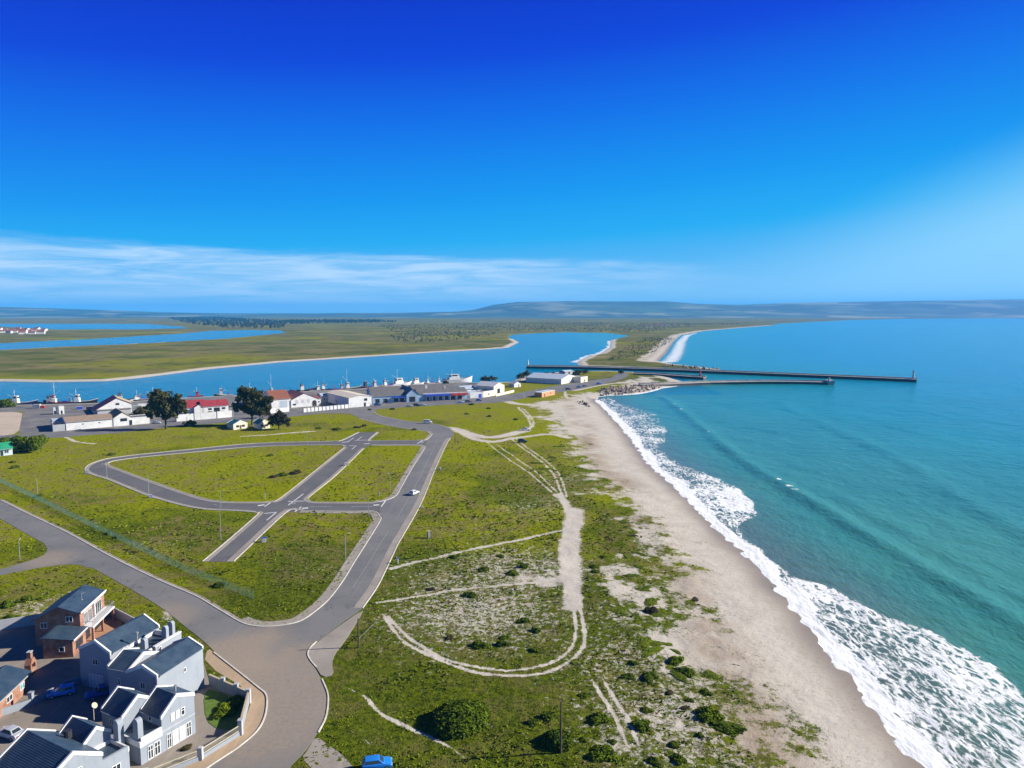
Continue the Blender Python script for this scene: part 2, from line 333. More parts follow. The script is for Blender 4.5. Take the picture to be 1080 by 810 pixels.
ST_LOOP = [(452, 464), (440, 464.8), (351, 465.3), (270, 467.5), (200, 474), (150, 479), (125, 482), (110, 484.5), (96, 489), (89, 494), (91, 498), (100, 502), (112, 505.5), (140, 517), (157, 523.5), (188, 532.5), (215.6, 537.5), (246.7, 539), (272, 540), (316, 539.5), (394, 539.2), (404, 545), (409, 527), (395, 530), (340, 529.6), (318, 530), (293, 528.5), (270, 529.7), (235, 529), (208, 524), (157, 506.4), (130, 496.5), (118, 492), (114, 489), (118, 487), (127, 485.2), (150, 482.3), (200, 477.5), (270, 471.3), (351, 469), (440, 469), (450, 470)]
ST_CROSS = [(213, 592.5), (272, 541.5), (276, 538), (270, 534), (285, 529.5), (296, 525), (332, 496.7), (363, 472), (364, 469.5), (358, 466.5), (363, 464), (379, 456), (397.6, 456), (391, 462), (388, 465), (391, 469), (384, 473), (355.6, 500.5), (327, 524), (324, 528.5), (330, 533), (312, 537.5), (301, 541.5), (247, 592.5)]
ROAD_HARB = [(392, 428.6), (368, 429.8), (320, 434.2), (250, 440.2), (188, 444.2), (160, 447.5), (120, 451.7), (63, 456.8), (39, 457.5), (-200, 470), (-200, 478), (20, 463.5), (63, 461.4), (120, 457), (160, 452.5), (188, 449.3), (250, 445), (305.6, 439.6), (340, 436), (368, 436.2), (381, 441), (392, 436), (398, 431.5), (420, 430), (460, 427.6), (522, 424.7), (535.5, 423.3), (553, 419.6), (562, 417.6), (595.5, 413), (618, 409), (635.5, 405.5), (650, 401.5), (660, 398), (664, 393.6), (652, 393.4), (645, 398.6), (629, 400.3), (588, 406.7), (540, 415.7), (495.5, 420), (460, 424), (420, 426.5)]
APRON = QUAY[::-1] + GL([(508, 404.8), (512, 420), (440, 426), (392, 430), (320, 435), (250, 441), (160, 448), (63, 457), (20, 457.6), (22, 446), (25, 434), (-330, 446)])
DIRTLOT = [(-200, 446), (-30, 434.8), (24, 433.2), (22, 445), (19.5, 457), (0, 460), (-200, 470)]
YARD = [(-58, 78), (-95, 84), (-100.3, 127.6), (-92, 131.8), (-80, 136), (-71.5, 127.7), (-56, 122), (-49, 109.8), (-41, 104), (-39, 96), (-43, 88)]
VERGE = [(219, 683), (227, 690), (250, 707.5), (273, 726), (281, 733), (282, 742), (279.5, 756), (271, 771), (252.5, 787), (236, 798), (219, 809), (190, 832), (160, 832), (205, 800), (252, 778), (268, 732), (215, 700)]
ISLET = [(384, 642.5), (350, 666), (332, 680), (326, 685), (324.5, 690), (327, 696), (333, 703.5), (340, 715), (352, 712), (350, 700), (353, 690), (361, 680), (370, 667), (380, 650)]
LAYBY = [(333, 776), (324, 792.5), (318, 799), (330, 812), (345, 820), (375, 812), (360, 795), (345, 785)]
ALLROADS = [GL(p) for p in (ROAD_MAIN, ROAD_SIDE, ST_LOOP, ST_CROSS, ROAD_HARB, DIRTLOT, VERGE, ISLET)] + [YARD, APRON]

# ------------------------------------------------------------------ ground and water sheets
def polar(r0, r1, ratio, far_r, far_ratio, dth, half=41.0, wide=100.0):
    r = [r0]
    while r[-1] < r1: r.append(r[-1] * ratio)
    while r[-1] < far_r: r.append(r[-1] * far_ratio)
    th = np.concatenate([np.arange(-wide, -half, 2.0), np.arange(-half, half + 1e-6, dth), np.arange(half + 2, wide + 1, 2.0)])
    r = np.array(r); th = np.radians(th)
    X = (r[:, None] * np.sin(th)[None, :]); Y = (r[:, None] * np.cos(th)[None, :])
    nr, na = X.shape; idx = np.arange(nr * na).reshape(nr, na)
    F = np.stack([idx[:-1, :-1], idx[:-1, 1:], idx[1:, 1:], idx[1:, :-1]], -1).reshape(-1, 4)[:, ::-1]
    return X.ravel(), Y.ravel(), F
def water_sd(x, y):
    a = sdf(x, y, WATER); return np.minimum(np.minimum(a, sdf(x, y, CHAN_A)), sdf(x, y, CHAN_B))
def land_z(x, y, sd, dB):
    W = np.where(dB < np.abs(sd) + 1.5, 30.0, 6.0)
    zl = SEA_Z * (1 - np.clip(sd / W, 0, 1) ** 0.8)
    return np.where(sd > 0, zl, SEA_Z - np.minimum(-sd * 0.07, 4))
def veg_field(x, y):
    """0 bare sand .. 1 full cover"""
    sd = sdf(x, y, SANDPOLY)
    pn = fbm(x, y, 7.0, 3, 5); ln = fbm(x, y, 30.0, 9, 3); fn = fbm(x, y, 2.2, 21, 3)
    cover = np.where(sd > 0, 0.64 + 0.54 * np.clip(sd / 15, 0, 1), 0.64 - 0.70 * np.clip(-sd / 17, 0, 1))
    for px, py, rad, amt in SPOTS:
        gx, gy = G(px, py); cover = cover - amt * 0.55 * np.exp(-((x - gx) ** 2 + (y - gy) ** 2) / (rad * rad))
    n = 0.5 * pn + 0.18 * ln + 0.32 * fn
    n = (n - 0.5) * 1.75 + 0.5
    v = sstep(-0.36, 0.36, cover - n)
    far = np.hypot(x, y) > 700
    v = np.where(far, 1, v)
    wob = (fbm(x, y, 1.7, 40, 4) - 0.5) * 2.0
    for pts, hw in RUTS:
        W_ = GL(pts); d = dist_line(x, y, dense(W_, n=5)) + wob * min(hw, 0.9) * 0.9
        if hw < 0.4: d = d + hw * 1.6 * (1 - np.clip(np.minimum(np.hypot(x - W_[0][0], y - W_[0][1]), np.hypot(x - W_[-1][0], y - W_[-1][1])) / 9, 0, 1))
        v = np.minimum(v, sstep(hw * 0.35, hw * 1.35 + 0.2, d))
    return v
gx, gy, gF = polar(30, 1500, 1.0048, 25000, 1.03, 0.15)
gsd = water_sd(gx, gy); gdB = np.minimum(dist_line(gx, gy, BEACH), dist_line(gx, gy, NB))
gz = land_z(gx, gy, gsd, gdB)
veg = veg_field(gx, gy)
near_d = np.hypot(gx, gy)
# banks: pale sand rim along the river, bare north beach
rim = 1 - sstep(5, 19, gsd + 6 * (fbm(gx, gy, 25, 5) - 0.5)); riverside = (gy > 560) & (near_d < 1600)
veg = np.where(riverside, veg * (1 - rim), veg)
dNB = dist_line(gx, gy, NB); veg = veg * sstep(22, 34, dNB + 14 * (fbm(gx, gy, 20, 6) - 0.5))
quaystrip = dist_line(gx, gy, QUAY); 
marsh = sstep(560, 640, gy + 0.15 * gx) * ((gsd > 0))
yel = sstep(0.38, 0.58, fbm(gx, gy, 38, 13, 4) + 0.28 * sstep(150, 300, near_d) - 0.10)
dry = sstep(0.46, 0.66, fbm(gx, gy, 16, 31, 4) + 0.10)
wet = (1 - sstep(1.0, 9.0, gsd + 2.2 * (fbm(gx, gy, 14, 8, 3) - 0.5))) * np.where(gdB < np.abs(gsd) + 2, 1, 0.25)
wrack = np.exp(-((gsd - 21 - 9 * (fbm(gx, gy, 60, 77, 2) - 0.5)) / 5.5) ** 2) * (gdB < np.abs(gsd) + 2)
lush = sstep(250, 110, near_d)
speckf = np.full(gx.shape, 0.10)
for px, py, rad, amt in [(505, 645, 24, .95), (540, 600, 24, .9), (470, 615, 15, .8), (560, 535, 22, .6), (680, 700, 22, .75), (440, 660, 10, .6), (340, 600, 26, .35), (590, 505, 16, .6), (720, 760, 20, .9), (650, 650, 16, .6), (430, 600, 12, .5), (160, 575, 14, .5), (300, 490, 22, .25), (500, 560, 20, .45), (30, 645, 12, .8)]:
    qx, qy = G(px, py); speckf = np.maximum(speckf, amt * np.exp(-((gx - qx) ** 2 + (gy - qy) ** 2) / (rad * rad)))
nearroad = np.full(gx.shape, False)
for p in ALLROADS: nearroad |= inside(gx, gy, p)
# low dune relief away from the roads
rd = np.full(gx.shape, 1e9); selm = near_d < 420
for p in ALLROADS: rd[selm] = np.minimum(rd[selm], dist_line(gx[selm], gy[selm], p, True))
REL = lambda x, y: (0.9 * (fbm(x, y, 22, 60, 3) - 0.5) + 0.35 * (fbm(x, y, 4, 61, 3) - 0.5))
rel = (0.9 * (fbm(gx, gy, 22, 60, 3) - 0.5) + 0.35 * (fbm(gx, gy, 4, 61, 3) - 0.5)) * sstep(1.5, 12, rd) * (~nearroad) * sstep(4, 22, gsd) * selm
relief = rel
gz = gz + rel + np.where(near_d < 160, 0.10 * (fbm(gx, gy, 0.9, 63, 2) - 0.5), 0.05 * (fbm(gx, gy, 2.5, 64, 2) - 0.5)) * (gsd > 5) * (~nearroad) * sstep(0.3, 2, rd)
gme = np_mesh('ground', np.stack([gx, gy, gz], 1), gF, dict(speck=speckf, veg=veg, marsh=marsh, yel=yel, dry=dry, wet=wet, wrack=wrack, lush=lush), True)
def attr(t, n):
    a = N(t, 'ShaderNodeAttribute'); a.attribute_name = n; return a.outputs['Fac']
def ground_mat():
    m, t, b = newmat('dune ground'); P = N(t, 'ShaderNodeTexCoord').outputs['Object']
    nf = noise(t, P, 0.9, 5, 0.7); nm = noise(t, P, 0.22, 4, 0.6); nl = noise(t, P, 0.035, 4, 0.6); nx = noise(t, P, 4.0, 3, 0.7)
    g = mix(t, maprange(t, nf, 0.35, 0.65), (0.043, 0.066, 0.003), (0.120, 0.155, 0.006))
    g = mix(t, mth(t, 'MULTIPLY', attr(t, 'yel'), maprange(t, nf, 0.3, 0.55)), g, (0.215, 0.235, 0.003))
    g = mix(t, mth(t, 'MULTIPLY', mth(t, 'MULTIPLY', attr(t, 'dry'), maprange(t, nm, 0.4, 0.62)), 0.75), g, (0.19, 0.155, 0.055))
    g = mix(t, mth(t, 'MULTIPLY', attr(t, 'lush'), 0.5), g, mix(t, maprange(t, nf, 0.35, 0.65), (0.028, 0.046, 0.003), (0.092, 0.112, 0.006)))
    g = mix(t, maprange(t, nx, 0.60, 0.75, 0, 0.6), g, (0.24, 0.21, 0.09))
    s = mix(t, maprange(t, nm, 0.35, 0.65), (0.515, 0.475, 0.405), (0.455, 0.415, 0.35))
    s = mix(t, maprange(t, nl, 0.40, 0.65, 0, 0.5), s, (0.535, 0.495, 0.425))
    speck = mth(t, 'MULTIPLY', maprange(t, noise(t, P, 1.6, 4, 0.75), 0.55, 0.68), mth(t, 'ADD', mth(t, 'MULTIPLY', attr(t, 'wrack'), 0.6), 0.42))
    s = mix(t, speck, s, (0.20, 0.15, 0.10))
    s = mix(t, mth(t, 'MULTIPLY', attr(t, 'wrack'), maprange(t, nl, 0.38, 0.58, 0, 0.75)), s, (0.27, 0.205, 0.145))
    s = mix(t, attr(t, 'wet'), s, mix(t, maprange(t, nl, 0.4, 0.6), (0.28, 0.23, 0.175), (0.24, 0.20, 0.155)))
    # far salt marsh and scrub
    a1 = noise(t, P, 0.012, 6, 0.65); a2 = noise(t, P, 0.004, 5, 0.6); a3 = noise(t, P, 0.05, 4, 0.6)
    mm = mix(t, maprange(t, a1, 0.38, 0.60), (0.085, 0.105, 0.018), (0.18, 0.155, 0.06))
    mm = mix(t, maprange(t, a2, 0.50, 0.60, 0, 0.8), mm, (0.20, 0.20, 0.012))
    mm = mix(t, maprange(t, a3, 0.52, 0.68, 0, 0.75), mm, (0.055, 0.06, 0.02))
    mm = mix(t, maprange(t, noise(t, P, 0.006, 5, 0.6, 1.0), 0.60, 0.68, 0, 0.6), mm, (0.28, 0.24, 0.12))
    g = mix(t, attr(t, 'marsh'), g, mm)
    vgm = maprange(t, mth(t, 'ADD', attr(t, 'veg'), mth(t, 'ADD', mth(t, 'MULTIPLY', mth(t, 'SUBTRACT', noise(t, P, 1.1, 5, 0.85), 0.5), 2.0), mth(t, 'MULTIPLY', mth(t, 'SUBTRACT', nx, 0.5), 0.8))), 0.18, 0.50)
    spn = maprange(t, mth(t, 'ADD', noise(t, P, 0.8, 6, 0.8, 0.6), mth(t, 'MULTIPLY', mth(t, 'SUBTRACT', attr(t, 'speck'), 0.5), 0.22)), 0.545, 0.63)
    vgm = mth(t, 'MULTIPLY', vgm, mth(t, 'SUBTRACT', 1.0, mth(t, 'MULTIPLY', mth(t, 'MULTIPLY', spn, mth(t, 'SUBTRACT', 1.0, attr(t, 'marsh'))), maprange(t, attr(t, 'speck'), 0.0, 0.5, 0.35, 0.9))))
    c = mix(t, vgm, s, g)
    t.links.new(c, b.inputs['Base Color'])
    t.links.new(mth(t, 'SUBTRACT', 0.95, mth(t, 'MULTIPLY', attr(t, 'wet'), 0.5)), b.inputs['Roughness']); t.links.new(mth(t, 'MULTIPLY', attr(t, 'wet'), 0.3), b.inputs['Specular IOR Level'])
    bp = N(t, 'ShaderNodeBump'); bp.inputs['Distance'].default_value = 0.35
    t.links.new(mth(t, 'ADD', nf, mth(t, 'MULTIPLY', nx, 0.35)), bp.inputs['Height'])
    t.links.new(mth(t, 'ADD', mth(t, 'MULTIPLY', attr(t, 'veg'), 0.65), mth(t, 'SUBTRACT', 0.42, mth(t, 'MULTIPLY', attr(t, 'wet'), 0.4))), bp.inputs['Strength'])
    t.links.new(bp.outputs[0], b.inputs['Normal']); return m
ground = link('ground', gme, ground_mat()); struct(ground, 'coastal ground of grass, dunes, beach and far marsh')

# water
wx, wy, wF = polar(45, 1300, 1.005, 25000, 1.03, 0.16)
wsd = water_sd(wx, wy)
keep = (wsd < 25); kf = keep[wF].any(1); wF = wF[kf]
FOAM1 = GL([(655, 425), (675, 430), (698, 438), (707, 455), (704, 475), (722, 490), (751, 500), (780, 512), (797, 527), (804, 545), (786, 556), (800, 572), (822, 590), (845, 607), (884, 620), (938, 647), (991, 664), (1044, 691), (1100, 735), (1160, 790), (1230, 860)], SEA_Z) + [(170, 40), (170, -250)]
FOAM1P = list(BEACH) + FOAM1[:-2][::-1][::-1] if False else list(BEACH) + GL([(640, 419)], SEA_Z) + FOAM1
dshore = dist_line(wx, wy, BEACH); dout = dist_line(wx, wy, FOAM1); inf = inside(wx, wy, FOAM1P) & (wsd < 3)
edgen = 5.0 * (fbm(wx, wy, 9, 91, 3) - 0.5)
tf = np.clip(dshore / (dshore + dout + 1e-6), 0, 1)
foam = np.where(inf, (0.61 - 0.05 * sstep(160, 260, np.hypot(wx, wy))) * sstep(0, 2.5, dout + edgen * 0.6), 0)
gap = np.exp(-((tf - 0.36) / 0.10) ** 2); foam = foam - 0.05 * gap * inf
foam = foam + np.where(inf, 0.10 * np.sin(fbm(wx, wy, 26, 15) * 9), 0)
foam = foam - np.where(inf, 0.10 * sstep(230, 330, near_w := np.hypot(wx, wy)) * sstep(0.4, 0.9, tf), 0) if True else foam
swash = 1 - sstep(0.8, 5.0, dshore + 4.5 * (fbm(wx, wy, 12, 55, 3) - 0.5))
foam = np.maximum(foam, swash * 1.0 * (wsd < 3))
FOAMN = NB + GL([(752, 347.8), (736, 351), (727, 356), (729, 366), (728, 373), (716, 382), (700, 384.5)], SEA_Z)
inn = inside(wx, wy, FOAMN); foam = np.where(inn, 0.30 + 0.26 * np.sin(dist_line(wx, wy, NB) * 0.11), foam)
foam = np.maximum(foam, 0.75 * (1 - sstep(1.5, 6, dist_line(wx, wy, ROCKS) + 3 * (fbm(wx, wy, 8, 33) - 0.5))))
LAG = GL([(644, 359), (643, 366.6), (633, 373), (622, 375), (608, 382)], SEA_Z)
foam = np.maximum(foam, 0.56 * (1 - sstep(2, 14, dist_line(wx, wy, LAG) + 10 * (fbm(wx, wy, 18, 34) - 0.5))))
W1 = dense(GL([(700, 420), (710, 426), (745, 455), (790, 490), (835, 516), (900, 555), (960, 590), (1020, 625), (1080, 660), (1180, 720), (1300, 800)], SEA_Z), n=5)
W2 = dense(GL([(822, 425), (870, 448), (940, 480), (1010, 522), (1090, 566), (1250, 650)], SEA_Z), n=5)
W3 = dense(GL([(760, 470), (830, 500), (900, 532), (980, 575), (1060, 620), (1200, 700)], SEA_Z), n=4)
d1 = dist_line(wx, wy, W1) ; d2 = dist_line(wx, wy, W2); d3 = dist_line(wx, wy, W3)
amp = 0.55 + 0.8 * fbm(wx, wy, 60, 71, 2)
ridge1 = np.exp(-(d1 / 3.6) ** 2) * amp
wz = SEA_Z + 0.7 * ridge1 + 0.45 * np.exp(-(d2 / 5) ** 2) * amp + 0.25 * np.exp(-(d3 / 5) ** 2) * amp
op = sstep(2, 25, -wsd) * (wy < 620) * sstep(1300, 700, near_w)
wz = wz + op * (0.42 * (fbm(wx, wy * 0.55 + wx * 0.25, 9, 81, 3) - 0.5) + 0.5 * (fbm(wx * 0.8 + wy * 0.3, wy * 0.2, 22, 82, 2) - 0.5))
wz = wz + 0.16 * (foam > 0.3) * fbm(wx, wy, 3, 83, 2)
wz = np.where(wsd > -0.3, np.minimum(wz, SEA_Z + 0.12), wz)
for (fx, fy, fr) in ((711, 426, 2.0), (718, 431, 2.2), (822, 505, 1.6), (833, 512, 2.0), (839, 515.5, 1.8), (846, 520, 1.3), (747, 455, 1.2)):
    q = G(fx, fy, SEA_Z + 0.8); foam = np.maximum(foam, 0.66 * np.exp(-((wx - q[0]) ** 2 + (wy - q[1]) ** 2) / fr ** 2))
depth = sstep(8, 260, -wsd + 30 * (fbm(wx, wy, 80, 44) - 0.5)) * 0.55 + 0.45 * sstep(180, 900, near_w)
silt = 1 - sstep(4, 34, dshore + 10 * (fbm(wx, wy, 25, 46) - 0.5)); silt = silt * (wy < 560)
river_f = ((wy > 520) & (wx < G(700, 390)[0])) | (wx < -20)
chop = op
wme_attrs = dict(foam=np.clip(foam, 0, 1), depth=depth, silt=silt)
def water_mat(name, shallow, mid, deep):
    m, t, b = newmat(name); P = N(t, 'ShaderNodeTexCoord').outputs['Object']
    c = ramp(t, attr(t, 'depth'), [(0.0, shallow), (0.45, mid), (1.0, deep)])
    c = mix(t, maprange(t, noise(t, P, 0.02, 5, 0.6), 0.35, 0.65, 0, 0.3), c, tuple(0.65 * x for x in mid))
    c = mix(t, mth(t, 'MULTIPLY', attr(t, 'silt'), 0.75), c, (0.10, 0.12, 0.105))
    mp = N(t, 'ShaderNodeMapping'); t.links.new(P, mp.inputs[0]); mp.inputs['Rotation'].default_value = (0, 0, R(28)); mp.inputs['Scale'].default_value = (1.0, 0.42, 1)
    f1 = noise(t, mp.outputs[0], 0.75, 8, 0.8, 0.5)
    vo = N(t, 'ShaderNodeTexVoronoi', feature='DISTANCE_TO_EDGE'); vo.inputs['Scale'].default_value = 0.75
    wn = N(t, 'ShaderNodeTexNoise'); wn.inputs['Scale'].default_value = 0.35; wn.inputs['Detail'].default_value = 4; t.links.new(mp.outputs[0], wn.inputs['Vector']); va = N(t, 'ShaderNodeVectorMath', operation='MULTIPLY_ADD'); t.links.new(wn.outputs[1], va.inputs[0]); va.inputs[1].default_value = (5, 5, 0); t.links.new(mp.outputs[0], va.inputs[2]); t.links.new(va.outputs[0], vo.inputs['Vector'])
    lace = mth(t, 'ADD', f1, mth(t, 'MULTIPLY', maprange(t, vo.outputs[0], 0.0, 0.35, 0.10, -0.06), 1.0))
    fm = mth(t, 'SUBTRACT', mth(t, 'ADD', lace, attr(t, 'foam')), 1.0)
    fm = maprange(t, fm, -0.03, 0.12)
    c = mix(t, mth(t, 'MULTIPLY', fm, 0.95), c, (0.78, 0.80, 0.80))
    t.links.new(c, b.inputs['Base Color'])
    t.links.new(mth(t, 'ADD', 0.16, mth(t, 'MULTIPLY', fm, 0.6)), b.inputs['Roughness']); b.inputs['IOR'].default_value = 1.33
    b.inputs['Specular IOR Level'].default_value = 0.22
    h = mth(t, 'ADD', noise(t, mp.outputs[0], 0.55, 5, 0.65), mth(t, 'MULTIPLY', noise(t, P, 0.12, 3, 0.6), 1.6))
    h = mth(t, 'ADD', h, mth(t, 'MULTIPLY', fm, 0.35))
    bp = N(t, 'ShaderNodeBump'); bp.inputs['Strength'].default_value = 0.55; bp.inputs['Distance'].default_value = 0.7
    t.links.new(h, bp.inputs['Height']); t.links.new(bp.outputs[0], b.inputs['Normal']); return m
fr_ = river_f[wF].all(1)
def sub(name, F, mat, lab):
    u, inv = np.unique(F, return_inverse=True)
    me = np_mesh(name, np.stack([wx, wy, wz], 1)[u], inv.reshape(F.shape), {k: v[u] for k, v in wme_attrs.items()}, True)
    return struct(link(name, me, mat), lab)
sub('sea', wF[~fr_], water_mat('sea water', (0.055, 0.22, 0.165), (0.014, 0.225, 0.255), (0.000, 0.215, 0.40)), 'turquoise bay with surf rolling on to the beach')
sub('river', wF[fr_], water_mat('river water', (0.0, 0.17, 0.23), (0.0, 0.17, 0.27), (0.0, 0.18, 0.31)), 'calm blue river and lagoon behind the harbour')

# ------------------------------------------------------------------ hills
PROF = [(-400, 321), (-150, 322), (0, 323.2), (60, 325), (120, 327), (170, 329), (240, 330.2), (330, 330.2), (420, 329.6), (480, 328.5), (500, 326.5), (520, 321.5), (545, 318.5), (600, 317.6), (660, 318), (700, 317.8), (735, 320.4), (780, 321.5), (830, 319.5), (900, 318.2), (1000, 316.8), (1080, 315.6), (1300, 314), (1600, 318)]
def hills():
    pxs = np.linspace(-400, 1600, 420); prof = np.interp(pxs, [p[0] for p in PROF], [p[1] for p in PROF])
    rr = np.concatenate([np.linspace(6600, 10500, 40), np.linspace(10700, 15000, 12)])
    Z = []; X = []; Y = []
    for r in rr:
        s = r / np.hypot((pxs - 540) / FPX, 1); y = np.full_like(pxs, r); x = (pxs - 540) / FPX * r
        top = CAM_H + (329 - prof) / FPX * 10500
        k = sstep(6700, 10400, r) if r < 10500 else 1 - 0.6 * sstep(10500, 15000, r)
        z = -4 + top * k + (k * (1 - k) * 4) * 60 * (fbm(x, y, 900, 5, 4) - 0.5)
        z = np.where(r == rr[39], -4 + top + 4, z) if False else z
        X.append(x); Y.append(y); Z.append(z)
    X, Y, Z = map(np.array, (X, Y, Z)); nr, na = X.shape; idx = np.arange(nr * na).reshape(nr, na)
    F = np.stack([idx[:-1, :-1], idx[:-1, 1:], idx[1:, 1:], idx[1:, :-1]], -1).reshape(-1, 4)[:, ::-1]
    m, t, b = newmat('hill fields'); b.inputs['Roughness'].default_value = 0.95; P = N(t, 'ShaderNodeTexCoord').outputs['Object']
    vo = N(t, 'ShaderNodeTexVoronoi'); vo.inputs['Scale'].default_value = 0.0016; t.links.new(P, vo.inputs['Vector'])
    fld = ramp(t, mth(t, 'FRACT', mth(t, 'MULTIPLY', vo.outputs['Color'], 1.0)), [(0, (0.02, 0.065, 0.04)), (0.45, (0.05, 0.10, 0.05)), (0.6, (0.22, 0.23, 0.15)), (1, (0.09, 0.13, 0.07))])
    c = mix(t, maprange(t, noise(t, P, 0.0012, 5, 0.6), 0.42, 0.58), fld, (0.012, 0.04, 0.03))
    t.links.new(c, b.inputs['Base Color'])
    struct(link('hills', np_mesh('hills', np.stack([X.ravel(), Y.ravel(), Z.ravel()], 1), F, None, True), m), 'low hazy blue hills behind the bay')
hills()

# ------------------------------------------------------------------ roads, kerbs, markings
def chaikin(p, it=1):
    for _ in range(it):
        q = []
        for i in range(len(p)):
            a, b = p[i], p[(i + 1) % len(p)]
            q += [(0.75 * a[0] + 0.25 * b[0], 0.75 * a[1] + 0.25 * b[1]), (0.25 * a[0] + 0.75 * b[0], 0.25 * a[1] + 0.75 * b[1])]
        p = q
    return p
def road_mat(name, c1, c2, dust=None, dustc=(0.30, 0.24, 0.175)):
    m, t, b = newmat(name); b.inputs['Roughness'].default_value = 0.9; b.inputs['Specular IOR Level'].default_value = 0.3
    P = N(t, 'ShaderNodeTexCoord').outputs['Object']
    n1 = noise(t, P, 0.10, 5, 0.6); n2 = noise(t, P, 1.6, 5, 0.7); n3 = noise(t, P, 7, 2, 0.7)
    c = mix(t, maprange(t, n1, 0.35, 0.65), c1, c2)
    c = mix(t, maprange(t, n2, 0.50, 0.72, 0, 0.35), c, tuple(1.35 * x for x in c1))
    c = mix(t, maprange(t, noise(t, P, 0.35, 5, 0.7, 1.5), 0.58, 0.66, 0, 0.6), c, tuple(0.62 * x for x in c1))
    c = mix(t, maprange(t, noise(t, P, 0.22, 6, 0.75, 0.8), 0.60, 0.70, 0, 0.5), c, (0.26, 0.225, 0.18))
    c = mix(t, maprange(t, n3, 0.6, 0.8, 0, 0.25), c, tuple(0.5 * x for x in c1))
    ms = N(t, 'ShaderNodeMapping'); t.links.new(P, ms.inputs[0]); ms.inputs['Rotation'].default_value = (0, 0, R(24)); ms.inputs['Scale'].default_value = (0.9, 0.02, 1)
    c = mix(t, maprange(t, noise(t, ms.outputs[0], 1.0, 4, 0.7), 0.52, 0.75, 0, 0.35), c, tuple(1.6 * x for x in c1))
    if dust:
        for cx, cy, r0, r1, a in dust:
            vm = N(t, 'ShaderNodeVectorMath', operation='DISTANCE'); t.links.new(P, vm.inputs[0]); vm.inputs[1].default_value = (cx, cy, 0)
            d = mth(t, 'ADD', vm.outputs['Value'], mth(t, 'MULTIPLY', mth(t, 'SUBTRACT', n1, 0.5), r1 * 1.3))
            c = mix(t, mth(t, 'MULTIPLY', maprange(t, d, r1, r0, 0, a), maprange(t, n2, 0.25, 0.7, 0.5, 1.0)), c, dustc)
    t.links.new(c, b.inputs['Base Color'])
    bp = N(t, 'ShaderNodeBump'); bp.inputs['Strength'].default_value = 0.25; bp.inputs['Distance'].default_value = 0.05
    t.links.new(n2, bp.inputs['Height']); t.links.new(bp.outputs[0], b.inputs['Normal']); return m
j1, j2, j3 = G(300, 735), G(250, 690), G(170, 650)
ASPH = road_mat('worn asphalt', (0.135, 0.135, 0.135), (0.17, 0.165, 0.16), [(j1[0], j1[1], 8, 24, 0.75), (j2[0], j2[1], 4, 14, 0.85), (j3[0], j3[1], 3, 10, 0.6), (*G(50, 590), 2, 9, 0.7)])
ASPH2 = road_mat('grey estate asphalt', (0.10, 0.10, 0.104), (0.12, 0.118, 0.118))
ASPH3 = road_mat('harbour asphalt', (0.12, 0.12, 0.126), (0.165, 0.16, 0.155))
APR = road_mat('harbour yard surface', (0.115, 0.115, 0.118), (0.20, 0.185, 0.165))
SANDY = road_mat('sandy verge', (0.40, 0.29, 0.185), (0.33, 0.245, 0.165))
GRAV = road_mat('gravel verge', (0.30, 0.27, 0.23), (0.24, 0.215, 0.18))
LOTM = road_mat('pale dirt lot', (0.46, 0.38, 0.29), (0.40, 0.33, 0.25))
PAVE = road_mat('yard paving', (0.25, 0.215, 0.175), (0.20, 0.175, 0.145))
def slab(name, px, mat, z, lab, it=1, low=-0.4, world=False):
    p = px if world else GL(px)
    return struct(MB().poly(chaikin(p, it), low, z).build(name, mat), lab)
slab('dirt_lot', DIRTLOT, LOTM, 0.012, 'pale bare dirt lot by the quay', 1)
slab('harbour_yard', APRON, APR, 0.018, 'grey paved harbour yard behind the quay', 0, -4.5, True)
slab('house_yard', YARD, PAVE, 0.014, 'paved yard around the houses', 0, -0.4, True)
slab('sandy_verge', VERGE, SANDY, 0.024, 'sandy brown footway outside the garden wall', 1)
slab('corner_pavement', ISLET, GRAV, 0.10, 'worn grey traffic corner with sand patches', 1)
LAWN = [(-48.6, 106.5), (-48.3, 108.6), (-41.2, 103.8), (-39.6, 97.2), (-42.4, 97.0), (-45.2, 99.4)]
slab('lawn', LAWN, M('mown lawn', (0.055, 0.115, 0.006), (0.10, 0.16, 0.010), 1.2, 0.9, bump=0.6), 0.06, 'small mown garden lawn beside the white houses', 1, -0.3, True)
slab('layby', LAYBY, GRAV, 0.022, 'sandy pull-off beside the road')
slab('harbour_road', ROAD_HARB, ASPH3, 0.030, 'grey harbour road', 0, -2.2)
slab('estate_road', ST_LOOP, ASPH2, 0.036, 'narrow looping estate road', 1)
slab('estate_cross_road', ST_CROSS, ASPH2, 0.042, 'short dead end estate road', 0)
slab('side_road', ROAD_SIDE, ASPH, 0.034, 'small side road joining from the left', 1)
slab('main_road', ROAD_MAIN, ASPH, 0.048, 'wide worn main road with sandy junction', 1)
def offset_line(pts, d):
    out = []
    for i in range(len(pts)):
        a = np.array(pts[max(i - 1, 0)]); b = np.array(pts[min(i + 1, len(pts) - 1)]); t = (b - a) / (np.linalg.norm(b - a) + 1e-9)
        out.append((pts[i][0] - t[1] * d, pts[i][1] + t[0] * d))
    return out
